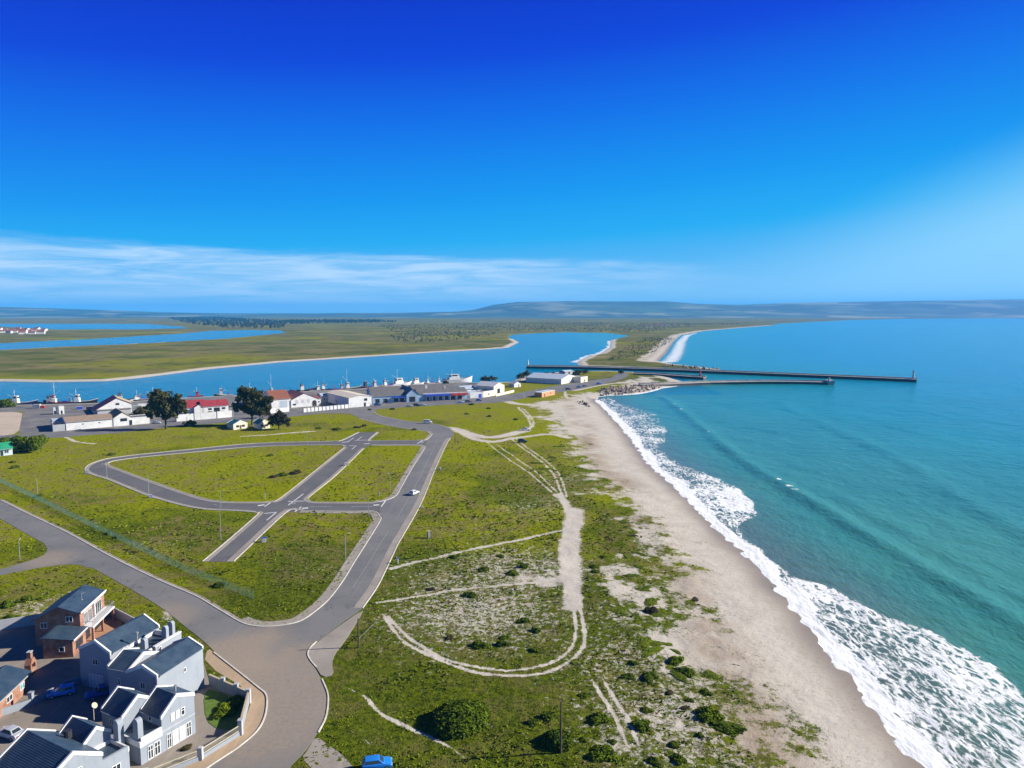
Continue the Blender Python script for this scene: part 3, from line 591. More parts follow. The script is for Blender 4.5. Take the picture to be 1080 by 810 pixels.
def strip(mb, pts, d0, d1, z0, z1):
    A = offset_line(pts, d0); B = offset_line(pts, d1); n = len(pts)
    vs = [(x, y, z0) for x, y in A] + [(x, y, z0) for x, y in B] + [(x, y, z1) for x, y in A] + [(x, y, z1) for x, y in B]
    fs = []
    for i in range(n - 1):
        fs += [(2 * n + i, 2 * n + i + 1, 3 * n + i + 1, 3 * n + i), (i, i + 1, 2 * n + i + 1, 2 * n + i), (n + i, n + i + 1, 3 * n + i + 1, 3 * n + i)]
    fs += [(0, n, 3 * n, 2 * n), (n - 1, 2 * n - 1, 4 * n - 1, 3 * n - 1)]
    return mb.add(vs, fs)
# kerb lines, each drawn so the verge lies to the left (+) or right (-)
KL = [([(250, 655), (260, 659.2), (277, 661.6), (300, 659.7), (318, 655), (333, 645), (348, 631.7), (363, 611.7), (373, 595), (382.5, 580), (401, 550), (401, 545), (394.5, 539.2), (370, 539.3), (318, 538.6)], 1, 2.2),
      ([(395, 530), (405, 528.5), (418, 523), (424, 513), (435.5, 493), (448, 473), (447, 470.3), (439, 469.2), (392, 469.2)], 1, 1.8),
      ([(440, 464.7), (450, 464), (456, 458), (454, 455.3)], 1, 1.5), ([(454, 455.3), (446.7, 454), (424, 451), (402, 446.7), (380, 441)], 1, 1.0),
      ([(392, 434), (402, 439), (429, 444.4), (453, 447), (464.5, 449), (475.5, 452.5)], 1, 1.0),
      ([(475.5, 462), (471, 469), (459, 495.5), (444.5, 531), (422, 571), (417.5, 580), (406.7, 603), (398, 620), (383, 641.7)], -1, 1.8),
      ([(333, 677), (327, 683), (324, 690), (327, 697), (333, 704)], 1, 0.0), ([(339, 716.7), (344.5, 730), (345.5, 740), (343, 756.7), (335, 773)], 1, 0.0),
      ([(226, 688), (250, 706.7), (273, 725), (281, 732), (282.5, 741.7), (280, 756.7), (271.7, 771.7), (253, 788), (236.7, 799), (220, 810), (200, 824)], -1, 0.0),
      ([(351, 465.3), (270, 467.5), (200, 474), (150, 479), (125, 482), (110, 484.5), (96, 489), (89.5, 494), (91, 498), (100, 502), (112, 505.5), (140, 517), (157, 523.5), (188, 532.5), (215.6, 537.5), (246.7, 539), (262, 540), (270, 541), (271, 543), (240, 570), (213, 592.5)], 1, 1.2),
      ([(247, 592.5), (301, 541.5), (312, 538.6), (318, 538.6)], 1, 1.6),
      ([(363, 472), (332, 496.7), (296, 525), (285, 529), (270, 529.7), (235, 529), (208, 524), (157, 506.4), (130, 496.5), (118, 492), (114.5, 489), (118, 487), (127, 485.2), (150, 482.3), (200, 477.5), (270, 471.3), (351, 469.4), (363, 471)], 1, 1.2),
      ([(384, 473), (355.6, 500.5), (328, 523), (325.5, 526.5), (330, 529.3), (345, 529.8), (395, 530)], -1, 1.2),
      ([(351, 465.3), (361, 464.6), (379, 456)], 1, 1.0), ([(397.6, 456), (388, 464.6), (396, 465), (440, 464.7)], 1, 1.0),
      ([(0, 527.5), (33, 544), (70, 561.7), (116.7, 587.5), (166.7, 612), (205, 628.5), (225, 640), (250, 655)], 1, 0.7)]
KERBP = [dense(GL(k[0]), n=4) for k in KL]
kb = MB(); vg = MB()
for (px, sgn, vw), p in zip(KL, KERBP):
    strip(kb, p, 0.0, sgn * 0.22, -0.1, 0.15)
    if vw: strip(vg, p, sgn * 0.225, sgn * (0.25 + vw), -0.2, 0.028 if vw < 1.1 else 0.07)
struct(kb.build('kerb', KERB), 'pale concrete kerbs along the roads'); struct(vg.build('verge', GRAV), 'gravelly grey verge beside the kerbs')
PAINT = M('worn road paint', (0.72, 0.72, 0.70), (0.50, 0.50, 0.49), 1.5, 0.8)
mk = MB(); ZM = 0.056
def mline(p0, p1, w, z=ZM):
    a, b = np.array(G(*p0)), np.array(G(*p1)); t = (b - a) / np.linalg.norm(b - a); n = np.array((-t[1], t[0])) * w / 2
    mk.add([(*(a - n), z), (*(b - n), z), (*(b + n), z), (*(a + n), z)], [(0, 1, 2, 3)])
for p0, p1, wd in [((304, 533), (320, 521), .35), ((304, 529), (322, 528.5), .55), ((305, 531), (312, 530.6), .4), ((279, 534.5), (288, 528.3), .4), ((272, 533.5), (279, 532.5), 1.1), ((311, 540), (318, 534.5), .4), ((319, 536.3), (325, 535.8), 1.1),
                   ((281, 549), (291, 541), .35), ((279, 541.7), (292, 540.3), .55), ((402, 534.5), (406.5, 528.5), .4), ((394, 533), (400, 532.6), 1.1), ((326, 534.5), (350, 534.6), .14), ((370, 534.5), (393, 534.3), .14),
                   ((366, 466.5), (373, 462), .35), ((361, 466.7), (366, 466.2), 1.0), ((374, 464.6), (388, 464.2), .6), ((377, 464), (382, 460.5), .3), ((384, 468.3), (390, 467.9), 1.0), ((368, 470.2), (374, 470), .6), ((371, 474), (376, 470), .3), ((440, 468), (446, 464.5), .5), ((442, 466.6), (447, 466.2), .9)]:
    mline(p0, p1, wd)
cl = dense(GL([(418, 548), (430, 527), (443, 503), (455, 478), (462, 463)]), n=8); cl2 = dense(GL([(372, 620), (388, 595), (402, 572), (410, 560)]), n=8)
fl = MB()
for line in (cl, cl2): strip(fl, line, -.06, .06, ZM - .004, ZM)
struct(fl.build('centre_line', M('faded road paint', (0.30, 0.30, 0.30), (0.20, 0.20, 0.20), 1.2, 0.85)), 'faint worn centre line on the main road')
struct(mk.build('road_marking', PAINT), 'white painted stop lines and junction marks')

# quay wall
qb = MB(); qp = [p for p in QUAY]
strip(qb, dense(qp, n=3), 0.5, -2.6, -6.0, 0.06)
struct(qb.build('quay', CONC), 'concrete quay edge along the river')

# ------------------------------------------------------------------ haze
def haze():
    m = bpy.data.materials.new('air'); m.use_nodes = True; t = m.node_tree; t.nodes.clear()
    v = N(t, 'ShaderNodeVolumePrincipled'); v.inputs['Color'].default_value = (0.07, 0.46, 1.0, 1); v.inputs['Density'].default_value = 6.5e-5
    v.inputs['Anisotropy'].default_value = 0.0
    o = N(t, 'ShaderNodeOutputMaterial'); t.links.new(v.outputs[0], o.inputs['Volume'])
    me = MB().box(-26500, 26500, -6500, 26500, -12, 330); ob = me.build('haze', m); ob['kind'] = 'stuff'; ob['label'] = 'thin blue sea haze in the air over the bay'
haze()

# ------------------------------------------------------------------ placement on the ground
def road_dist(x, y):
    d = np.full(x.shape, 1e9); ins = np.zeros(x.shape, bool)
    for p in ALLROADS: d = np.minimum(d, dist_line(x, y, p, True)); ins |= inside(x, y, p)
    return d, ins
def ground_h(x, y):
    x = np.atleast_1d(np.asarray(x, float)); y = np.atleast_1d(np.asarray(y, float))
    sd = water_sd(x, y); dB = np.minimum(dist_line(x, y, BEACH), dist_line(x, y, NB)); z = land_z(x, y, sd, dB)
    d, ins = road_dist(x, y)
    return z + REL(x, y) * sstep(1.5, 12, d) * (~ins) * sstep(4, 22, sd) * (np.hypot(x, y) < 420)
def at(px, py, z=0.0):
    """point on the ground under a photo pixel"""
    x, y = G(px, py, z); return (x, y, float(ground_h(x, y)[0]))

# ------------------------------------------------------------------ houses by the junction
class House:
    """local x = s along the plot, local -y = t towards the road"""
    def __init__(h, name, label, org, ang, wallmat, trim=WHITE):
        h.e = thing(name, label, 'house', (org[0], org[1], 0.0), R(ang)); h.w = MB(); h.t = MB(); h.wm = wallmat; h.tm = trim
    def gable(h, s0, s1, t0, t1, ze0, ze1, zr, axis, rp, mat, parapet=True, over=0.25, base=0.0):
        if axis == 's': prof = [(-t0, ze0), (-rp, zr), (-t1, ze1)]; a0, a1, ax = s0, s1, 'x'; lo, hi = -t0, -t1
        else: prof = [(s0, ze0), (rp, zr), (s1, ze1)]; a0, a1, ax = -t1, -t0, 'y'; lo, hi = s0, s1
        h.w.prism([(lo, base)] + prof + [(hi, base)], a0, a1, ax)
        def ext(p, q, d):
            L = math.hypot(q[0] - p[0], q[1] - p[1]); return (p[0] - (q[0] - p[0]) / L * d, p[1] - (q[1] - p[1]) / L * d)
        P = [ext(prof[0], prof[1], over), prof[1], ext(prof[2], prof[1], over)]
        g = 0.22 if parapet else -0.3
        MB().prism([(p, z + 0.03) for p, z in P] + [(p, z + 0.15) for p, z in P[::-1]], a0 + g, a1 - g, ax).build('roof', mat, h.e)
        for e_, d_ in ((P[0], -1), (P[2], 1)):
            sgn = 1 if e_[0] > P[1][0] else -1
            MB().prism([(e_[0] + sgn * .01, e_[1] - .04), (e_[0] + sgn * .13, e_[1] - .04), (e_[0] + sgn * .13, e_[1] + .07), (e_[0] + sgn * .01, e_[1] + .07)], a0 + .3, a1 - .3, ax).build('gutter', WHITE2 if parapet else GREYP, h.e)
        if parapet:
            Q = [ext(prof[0], prof[1], 0.1), prof[1], ext(prof[2], prof[1], 0.1)]
            for b0, b1 in ((a0 - 0.06, a0 + 0.22), (a1 - 0.22, a1 + 0.06)):
                h.t.prism([(p, z - 0.2) for p, z in Q] + [(p, z + 0.32) for p, z in Q[::-1]], b0, b1, ax)
    def block(h, s0, s1, t0, t1, z0, z1): h.w.box(s0, s1, -t1, -t0, z0, z1)
    def flat(h, s0, s1, t0, t1, z1, mat, par=0.5):
        h.block(s0, s1, t0, t1, 0, z1); MB().box(s0 + .2, s1 - .2, -t1 + .2, -t0 - .2, z1 + .01, z1 + .1).build('roof', mat, h.e)
        for a in ((s0 - .03, s1 + .03, t0 - .03, t0 + .2), (s0 - .03, s1 + .03, t1 - .2, t1 + .03), (s0 - .03, s0 + .2, t0 + .21, t1 - .21), (s1 - .2, s1 + .03, t0 + .21, t1 - .21)):
            h.t.box(a[0], a[1], -a[3], -a[2], z1 - .05, z1 + par)
    def opening(h, name, s, t, z, w, hh, face, frame=WHITE, glass=GLASS, mull=1, bar=False, fw=0.09):
        n = {'s-': (-1, 0), 's+': (1, 0), 't+': (0, -1), 't-': (0, 1)}[face]; tx = (-n[1], n[0])
        o = (s, -t); f = MB(); p = MB()
        def bx(mb, u0, u1, z0, z1, d0, d1):
            xs = [o[0] + tx[0] * u + n[0] * d for u in (u0, u1) for d in (d0, d1)]; ys = [o[1] + tx[1] * u + n[1] * d for u in (u0, u1) for d in (d0, d1)]
            mb.box(min(xs), max(xs), min(ys), max(ys), z0, z1)
        a, b = -w / 2, w / 2
        bx(f, a, b, z, z + fw, -.05, .07); bx(f, a, b, z + hh - fw, z + hh, -.05, .07)
        cols = [a] + [a + (w - fw) * k / (mull + 1) for k in range(1, mull + 1)] + [b - fw]
        for c in cols: bx(f, c, c + fw, z + fw, z + hh - fw, -.05, .065)
        if bar: bx(f, a + fw, b - fw, z + hh * .62, z + hh * .62 + fw * .8, -.05, .06)
        bx(p, a + fw, b - fw, z + fw, z + hh - fw, -.05, .025)
        w_ = f.build(name, frame, h.e); p.build('pane', glass, w_); return w_
    def done(h):
        h.w.build('wall', h.wm, h.e)
        if h.t.v: h.t.build('parapet', h.tm, h.e)
        return h.e
    def part(h, name, mb, mat): return mb.build(name, mat, h.e)
def arch_stack(mb, s0, s1, t0, t1, z0, z1):
    """chimney with a rounded barrel cap, barrel axis along s"""
    c = -(t0 + t1) / 2; r = (t1 - t0) / 2
    prof = [(c - r, z0), (c - r, z1)] + [(c - r * math.cos(a), z1 + r * math.sin(a)) for a in np.linspace(0, math.pi, 10)[1:-1]] + [(c + r, z1), (c + r, z0)]
    mb.prism(prof, s0, s1, 'x')
# house C: two gabled wings and a low lean-to in front
HC = House('white_house', 'pale double storey house with tall white windows facing the garden', (-49.0, 89.0), 61.8, WHITE2)
HC.gable(0.3, 5.0, -9.2, -4.6, 5.2, 5.6, 7.1, 't', 2.7, SLATE); HC.gable(3.0, 8.2, -4.6, -0.2, 5.0, 5.8, 7.0, 't', 5.4, SLATE)
HC.block(-0.2, 3.0, -4.6, -0.2, 0, 2.6)
HC.w.prism([(-0.2, 2.6), (3.0, 2.6), (3.0, 3.5), (-0.2, 2.75)], 0.2, 4.6, 'y'); HC.part('lean_to_roof', MB().prism([(-0.0, 2.82), (2.98, 3.53), (2.98, 3.65), (-0.0, 2.94)], 0.45, 4.4, 'y'), SLATE)
HC.t.box(-0.3, -0.05, 0.1, 4.6, 2.5, 3.3); HC.t.box(-0.04, 2.99, 0.13, 0.38, 2.5, 3.75)
cm = MB(); arch_stack(cm, -0.15, 0.6, -1.65, -0.6, 0, 5.7); HC.part('chimney', cm, WHITE2)
cm = MB(); arch_stack(cm, -1.7, -0.9, -3.5, -2.4, 0, 5.8); HC.part('chimney', cm, WHITE2)
HC.part('flue', MB().tube([(6.6, 2.0, 6.2), (6.6, 2.0, 7.3)], 0.13).tube([(6.6, 2.0, 7.3), (6.6, 2.0, 7.45)], 0.24), STEEL)
HC.part('string_course', MB().box(3.0, 8.2, 0.14, 0.2, 2.9, 3.06), GREYP)
for s in (4.7, 5.5, 6.3): HC.opening('window', s, -0.2, 3.7, 0.62, 1.15, 't+', mull=0, bar=True, glass=M('pale curtained glass', (0.75, 0.76, 0.78), (0.5, 0.52, 0.55), 0.8, 0.15) if s < 6 else GLASS)
for s, wd in ((4.0, .7), (5.0, 1.0), (6.1, 1.0), (7.1, .8)): HC.opening('french_door', s, -0.2, 0.15, wd, 2.1, 't+', mull=1, bar=True, glass=GLASS if wd < 1 else MATS['pale curtained glass'])
for s, wd in ((1.2, .8), (2.2, .9)): HC.opening('window', s, -0.2, 0.2, wd, 1.9, 't+', mull=1, bar=True)
HC.opening('window', 3.0, -2.6, 3.9, 0.7, 0.8, 's-', mull=0); HC.opening('window', 0.3, -7.0, 3.4, 0.8, 1.0, 's-')
HC.opening('garage_door', 2.6, -9.2, 0.1, 2.6, 2.2, 't-', glass=WHITE, mull=2); HC.opening('window', 2.6, -9.2, 3.7, 1.2, 1.1, 't-')
HC.part('satellite_dish', MB().tube([(-0.9, 9.0, 0), (-0.9, 9.0, 6.2)], 0.05).tube([(-0.9, 8.95, 6.3), (-0.85, 8.75, 6.45)], [0.05, 0.42], 14), M('beige dish', (0.45, 0.38, 0.27)))
HC.w.box(-1.6, -0.2, 3.5, 8.9, 0, 2.9)
HC.done()
# house D: front left
HD = House('white_house', 'white gabled house with dark slate roof cut by the lower left corner of the photo', (-49.0, 89.0), 61.8, WHITE2)
HD.gable(-12.6, -5.3, -10.2, -0.1, 4.5, 4.6, 6.7, 't', -8.8, SLATE); HD.gable(-5.3, -1.75, -9.4, -4.0, 4.6, 4.6, 6.0, 't', -3.6, SLATE)
HD.flat(-5.3, -1.75, -4.0, -0.2, 3.0, SLATE, 0.6); HD.block(-5.3, -1.9, -0.5, -0.15, 0, 3.7)
HD.opening('window', -8.3, -0.1, 3.4, 0.9, 1.2, 't+', mull=0); HD.opening('window', -9.9, -0.1, 3.4, 0.8, 1.2, 't+', mull=0); HD.opening('window', -3.6, -0.15, 1.0, 1.2, 1.2, 't+'); HD.opening('window', -9.0, -10.2, 3.2, 1.2, 1.1, 't-')
HD.opening('front_door', -8.6, -0.1, 0.1, 1.2, 2.1, 't+', mull=1)
dd = MB(); arch_stack(dd, -2.6, -2.0, -4.7, -4.1, 3, 5.0); HD.part('chimney', dd, WHITE2)
HD.part('roof_vent', MB().tube([(-5.6, 6.8, 5), (-5.6, 6.8, 6.0)], 0.45, 12), DARK); HD.done()
# house B: large white house with three roofs
HB = House('white_house', 'large white double storey house with long windowless bright side wall next to the road', (-49.6, 109.2), 73.5, WHITE2)
HB.gable(-9.7, 0, -5.6, 0, 6.4, 6.5, 7.7, 's', -2.6, SLATE); HB.gable(-9.1, -3.2, -9.7, -5.6, 6.3, 6.3, 7.6, 't', -6.2, SLATE)
HB.gable(-5.5, 4.8, -19.2, -13.0, 6.2, 6.2, 7.8, 's', -16.0, SLATE)
HB.flat(-3.2, 3.6, -13.0, -8.1, 5.3, SLATE, 0.9)
HB.block(-1.8, 3.9, -8.1, -7.6, 0, 6.3); HB.t.box(-1.85, 3.95, 7.57, 8.13, 6.3, 6.42)
HB.block(-3.2, 0, -7.6, -5.6, 0, 5.0)
bm_ = MB(); arch_stack(bm_, 1.0, 1.6, -8.9, -8.0, 5, 8.0); HB.part('chimney', bm_, WHITE2)
bm_ = MB(); arch_stack(bm_, 2.4, 3.0, -8.9, -8.0, 5, 8.2); HB.part('chimney', bm_, WHITE2)
bm_ = MB(); arch_stack(bm_, -1.9, -1.2, -10.4, -9.6, 5, 7.0); HB.part('chimney', bm_, WHITE2)
HB.part('flue', MB().tube([(-1.4, 11.6, 6.4), (-1.4, 11.6, 7.9)], 0.13).tube([(-1.4, 11.6, 7.9), (-1.4, 11.6, 8.15)], 0.26), STEEL)
HB.opening('window', -4.1, 0, 4.4, 0.55, 0.75, 't+', mull=0); HB.opening('window', -9.7, -2.6, 4.2, 0.9, 1.1, 's-'); HB.opening('window', -9.7, -4.6, 1.2, 0.9, 1.1, 's-', mull=0)
HB.opening('window', -9.1, -7.6, 3.8, 0.5, 1.1, 's-', mull=0); HB.opening('window', -5.5, -16.0, 3.9, 1.1, 1.1, 's-'); HB.opening('garage_door', -5.5, -16.0, 0.1, 2.8, 2.2, 's-', glass=GREYP, mull=3); HB.opening('front_door', -9.1, -8.4, 0.1, 1.0, 2.1, 's-', mull=0, glass=WOOD)
HB.opening('window', -0.8, -7.6, 5.4, 0.5, 0.6, 't+', mull=0); HB.done()
# house A: brick house with balcony
HA = House('brick_house', 'red brick double storey house with dark blue roof and white edged balcony', (-77.0, 118.7), 98, BRICK)
HA.gable(5.0, 15.2, -8.0, -0.4, 5.0, 5.9, 7.2, 's', -3.9, SLATE, False, 0.35); HA.gable(0.0, 4.99, -4.4, 0.4, 3.7, 3.1, 3.75, 's', -4.2, SLATE, False, 0.35)
HA.part('fascia', MB().prism([(0.12, 5.85), (0.02, 5.85), (0.02, 6.15), (0.12, 6.15)], 4.7, 15.5, 'x').prism([(-0.72, 3.0), (-0.82, 3.0), (-0.82, 3.22), (-0.72, 3.22)], -0.3, 5.0, 'x'), WHITE)
HA.part('balcony', MB().box(5.6, 15.0, -1.5, 0.39, 2.62, 2.9), WHITE)
rl = MB()
for s in np.arange(5.7, 15.0, 0.45): rl.box(s, s + .05, -1.44, -1.39, 2.9, 3.85)
rl.box(5.65, 15.0, -1.46, -1.37, 3.85, 3.93).box(5.65, 5.72, -1.36, 0.35, 3.85, 3.93).box(14.93, 15.0, -1.36, 0.35, 3.85, 3.93); HA.part('balcony_railing', rl, STEEL)
for s in (6.0, 10.0, 14.8): HA.part('column', MB().box(s - .18, s + .18, -1.4, -1.04, 0, 2.6), BRICK)
for s in (10.2,): HA.part('column', MB().box(s - .12, s + .12, 0.0, 0.38, 2.9, 5.85), WHITE)
for s in (7.2, 8.9, 12.4): HA.opening('balcony_door', s, -0.4, 2.95, 1.5 if s < 12 else 2.6, 2.2, 't+', mull=2)
for s in (7.6, 11.4, 13.4): HA.opening('patio_door', s, -0.4, 0.1, 1.8, 2.2, 't+', mull=2, frame=DARK)
HA.opening('window', 2.4, 0.4, 0.9, 2.6, 1.4, 't+', mull=3, frame=DARK); HA.opening('window', 0.0, -1.4, 1.1, 0.9, 0.9, 's-', mull=0); HA.opening('window', 5.0, -2.2, 4.3, 1.2, 1.1, 's-'); HA.opening('window', 5.0, -6.5, 3.4, 1.2, 1.1, 's-')
HA.part('roof_antenna', MB().tube([(9.5, 1.9, 6.5), (9.5, 1.9, 8.2)], 0.04).tube([(9.5, 1.4, 8.1), (9.5, 2.4, 8.1)], 0.03).tube([(9.1, 1.6, 7.9), (9.1 + .8, 1.6, 7.9)], 0.03).tube([(9.5, 1.9, 6.4), (9.5, 1.9, 6.7)], 0.18), STEEL)
HA.part('terrace', MB().box(4.9, 15.2, -3.4, -0.1 + .35, -0.2, 0.12), M('terracotta paving', (0.40, 0.22, 0.13), (0.32, 0.17, 0.10), 1.2, 0.85)); HA.done()
# house E
HE = House('brick_house', 'low face brick house with dark blue roof at the left edge of the photo', (-77.0, 118.7), 98, BRICK)
HE.gable(-19.5, -10.3, -7.6, -1.6, 2.9, 2.8, 4.0, 's', -5.0, SLATE, False, 0.35); HE.opening('window', -12.4, -1.6, 1.1, 1.3, 1.0, 't+', glass=M('teal curtained glass', (0.12, 0.30, 0.33), None, 1, 0.2)); HE.opening('window', -16.0, -1.6, 1.1, 1.6, 1.0, 't+'); HE.opening('window', -10.3, -4.8, 1.1, 1.0, 1.0, 's+')
HE.done()
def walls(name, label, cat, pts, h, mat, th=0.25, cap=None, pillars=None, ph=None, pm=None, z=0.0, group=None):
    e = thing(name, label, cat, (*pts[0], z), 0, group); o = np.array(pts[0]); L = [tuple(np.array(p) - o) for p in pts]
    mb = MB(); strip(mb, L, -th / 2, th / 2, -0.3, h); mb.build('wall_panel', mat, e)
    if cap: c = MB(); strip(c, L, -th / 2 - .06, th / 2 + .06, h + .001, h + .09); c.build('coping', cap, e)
    for p in (pillars or []):
        x, y = np.array(p) - o; MB().box(x - .28, x + .28, y - .28, y + .28, -0.3, ph or h + .35).box(x - .34, x + .34, y - .34, y + .34, (ph or h + .35) + .001, (ph or h + .35) + .1).build('pillar', pm or mat, e)
    return e
cor = (-40.6, 104.2); f1 = (-38.7, 95.9); f2 = (-41.9, 90.2); f3 = (-47.0, 85.6); f4 = (-54.5, 80.0)
b0 = (-48.9, 109.5)
lerp = lambda a, b, t: (a[0] + (b[0] - a[0]) * t, a[1] + (b[1] - a[1]) * t)
walls('garden_wall', 'garden wall with pillars around the lawn, turning to face the road, greyed to stand for shade', 'wall', [b0, cor, f1], 1.75, M('shaded grey render', (0.27, 0.28, 0.30), (0.20, 0.21, 0.225), .5, .85), 0.22, M('tan coping', (0.46, 0.38, 0.27)), [lerp(b0, cor, .36), lerp(b0, cor, .7), cor, f1], 2.2, GREYP)  # shade of the back section is painted into the whole panel's grey
def palisade(name, label, pts, h, base_h, mat, parent_cat='fence', step=0.16, pillars=(), bw=0.03):
    e = thing(name, label, parent_cat, (*pts[0], 0)); o = np.array(pts[0]); L = [tuple(np.array(p) - o) for p in pts]
    if base_h: mb = MB(); strip(mb, L, -.12, .12, -0.3, base_h); mb.build('plinth', WHITE2, e)
    bars = MB()
    for a, b in zip(L[:-1], L[1:]):
        a, b = np.array(a), np.array(b); n = int(np.linalg.norm(b - a) / step)
        for k in range(1, n):
            p = a + (b - a) * k / n; bars.box(p[0] - bw / 2, p[0] + bw / 2, p[1] - bw / 2, p[1] + bw / 2, base_h, h)
    strip(bars, L, -.03, .03, base_h + .12, base_h + .2); strip(bars, L, -.03, .03, h - .2, h - .12); bars.build('railing', mat, e)
    for p in pillars: x, y = np.array(p) - o; MB().box(x - .28, x + .28, y - .28, y + .28, -0.3, h + .2).build('pillar', GREYP, e)
    return e
palisade('railing_fence', 'pale metal railing on a low white plinth in front of the white house garden', [f1, f2, f3, f4], 1.6, 0.55, M('cream railing paint', (0.55, 0.50, 0.36)), 'fence', 0.14, [f2, f3])
oA = np.array(G(20.8, 693.3)); ca, sa = math.cos(R(98)), math.sin(R(98))
LA = lambda s, t: (-77.0 + ca * s + sa * t, 118.7 + sa * s - ca * t)
walls('boundary_wall', 'long plain boundary wall behind the brick house, dark on the side towards the yard', 'wall', [LA(12.0, -22), LA(15.0, -13), LA(17.7, -0.5), LA(10.0, 7.4)], 2.0, GREYP, 0.22)
walls('yard_wall', 'low grey wall between the two driveways, ending in a white gate pillar', 'wall', [(-87.5, 91.0), (-80.4, 96.1), (-73.7, 103.2), (-71.5, 108.8), (-66.5, 112.5)], 1.1, WHITE2, 0.22, None, [(-73.7, 103.6)], 2.0, WHITE2)
br = thing('braai_chimney', 'red brick outdoor barbecue chimney between the brick houses', 'barbecue', (*LA(-5.0, -4.0), 0), R(98))
MB().box(-.9, .9, -.5, .5, 0, .9).box(-.9, -.6, -.5, .5, .9, 1.8).box(.6, .9, -.5, .5, .9, 1.8).box(-.599, .599, .3, .5, .9, 1.8).prism([(-.9, 1.8), (.9, 1.8), (.35, 2.7), (-.35, 2.7)], -.5, .5, 'y').build('hearth', BRICK, br)
MB().box(-.34, .34, -.3, .3, 2.701, 3.7).build('stack', BRICK, br); MB().box(-.42, .42, -.36, .36, 3.701, 3.82).build('stack_cap', GREYP, br); MB().box(-.95, -2.2, -.5, .5, .8, .92).build('counter', CONC, br)

# ------------------------------------------------------------------ harbour buildings
def frame_of(pA, pB):
    A, B = np.array(G(*pA)), np.array(G(*pB)); d = B - A; return A, np.linalg.norm(d), math.degrees(math.atan2(d[1], d[0]))
class Shed(House):
    """front edge given by two photo points on the ground; local x along the front, y away from the viewer"""
    def __init__(h, name, label, pA, pB, wallmat, cat='building', group=None, trim=WHITE):
        A, h.L, ang = frame_of(pA, pB); h.e = thing(name, label, cat, (A[0], A[1], 0.02), R(ang), group); h.w = MB(); h.t = MB(); h.wm = wallmat; h.tm = trim
    def gb(h, x0, x1, y0, y1, ze, zr, axis, mat, rp=None, over=0.4, ze1=None, parapet=False):
        h.gable(x0, x1, -y1, -y0, ze, ze1 or ze, zr, axis, rp if rp is not None else (-(y0 + y1) / 2 if axis == 's' else (x0 + x1) / 2), mat, parapet, over, -2.0)
    def wins(h, xs, y, z, w, hh, face='t+', name='window', **k):
        for x in xs: h.opening(name, x, -y, z, w, hh, face, **k)
s1 = Shed('warehouse', 'long low white warehouse with rusty tan roof left of the big tree', (70, 454.2), (158, 446.6), WHITE); Lw = s1.L
a1, a2 = Lw * .55, Lw * .78
s1.gb(0, a1, 0, 22, 4.2, 5.6, 's', TANROOF); s1.gb(a1 + .02, a2, -0.3, 20, 4.3, 7.2, 't', M('olive tan roof', (0.27, 0.24, 0.11), (0.22, 0.19, 0.09), 0.3, 0.8)); s1.flat(a2 + .02, Lw, 0.1 - 10, -0.1, 3.6, GREYROOF, 0.3)
s1.wins([a1 * .35, a1 * .7], 0, 2.4, .9, .6, mull=0, frame=GREYP); s1.wins([a1 + (a2 - a1) * .55], -0.3, 2.4, 3.2, 1.6, mull=2, frame=DARK); s1.wins([a1 + (a2 - a1) * .92], -0.3, .1, 1.4, 2.6, name='door', mull=0, frame=DARK)
s1.wins([0.0], 8, 0.1, 5, 3.2, 's-', 'loading_door', glass=GREYP, frame=STEEL, mull=2); s1.done()
s1 = Shed('storage_yard', 'roofless grey storage bay joined to the left end of the white warehouse', (56, 455.4), (69.5, 454.3), GREYP); s1.block(0, s1.L - .3, -0.3, 0, 0, 3.4); s1.block(0, .3, -22, -.3, 0, 3.4); s1.block(.31, s1.L - .3, -22, -21.7, 0, 4.0); s1.block(.31, s1.L - .3, -12.3, -12, 0, 3.6)
s1.part('canopy', MB().box(.3, s1.L - .3, 13, 21.6, 3.7, 3.85), PALEROOF); s1.done()
for i, (a, b, hh, lb) in enumerate([((56.5, 437.2), (60, 437), 3.6, 'smaller white block tank room beside the quay road'), ((62.5, 437), (68, 436.6), 4.4, 'taller white block tank room beside the quay road')]):
    s1 = Shed('tank_room', lb, a, b, WHITE); s1.flat(0, s1.L, -3, 0, hh, CONC, .25); s1.wins([s1.L * .5], 0, .1, .9, 2.0, name='door', mull=0, frame=DARK); s1.done()
s1 = Shed('net_store', 'white gabled net store with one dark red and one tan roof slope behind the warehouse', (100, 437.4), (139, 434.6), WHITE)
s1.w.prism([(0, -2), (0, 2.2), (s1.L * .62, 9.0), (s1.L, 5.6), (s1.L, -2)], 0, 18, 'y')
s1.part('red_roof', MB().prism([(-.5, 1.95), (s1.L * .62, 9.03), (s1.L * .62, 9.2), (-.5, 2.1)], -.4, 18.4, 'y'), REDROOF); s1.part('tan_roof', MB().prism([(s1.L * .62 + .01, 9.03), (s1.L + .5, 5.2), (s1.L + .5, 5.36), (s1.L * .62 + .01, 9.2)], -.4, 18.4, 'y'), M('straw tan roof', (0.45, 0.34, 0.18), (0.38, 0.28, 0.15), .3, .8))
s1.wins([s1.L * .62], 0, 4.8, 2.0, 1.2, frame=DARK); s1.part('lean_to', MB().box(1, s1.L - 1, -5, -.02, -.1, 2.6), GREYP); s1.part('lean_to_roof', MB().box(.6, s1.L - .6, -5.3, -.02, 2.61, 2.75), GREYROOF); s1.done()
s1 = Shed('red_roofed_office', 'white harbour office with long dark red roofs behind the white perimeter wall', (189, 437.0), (241, 433.2), WHITE)
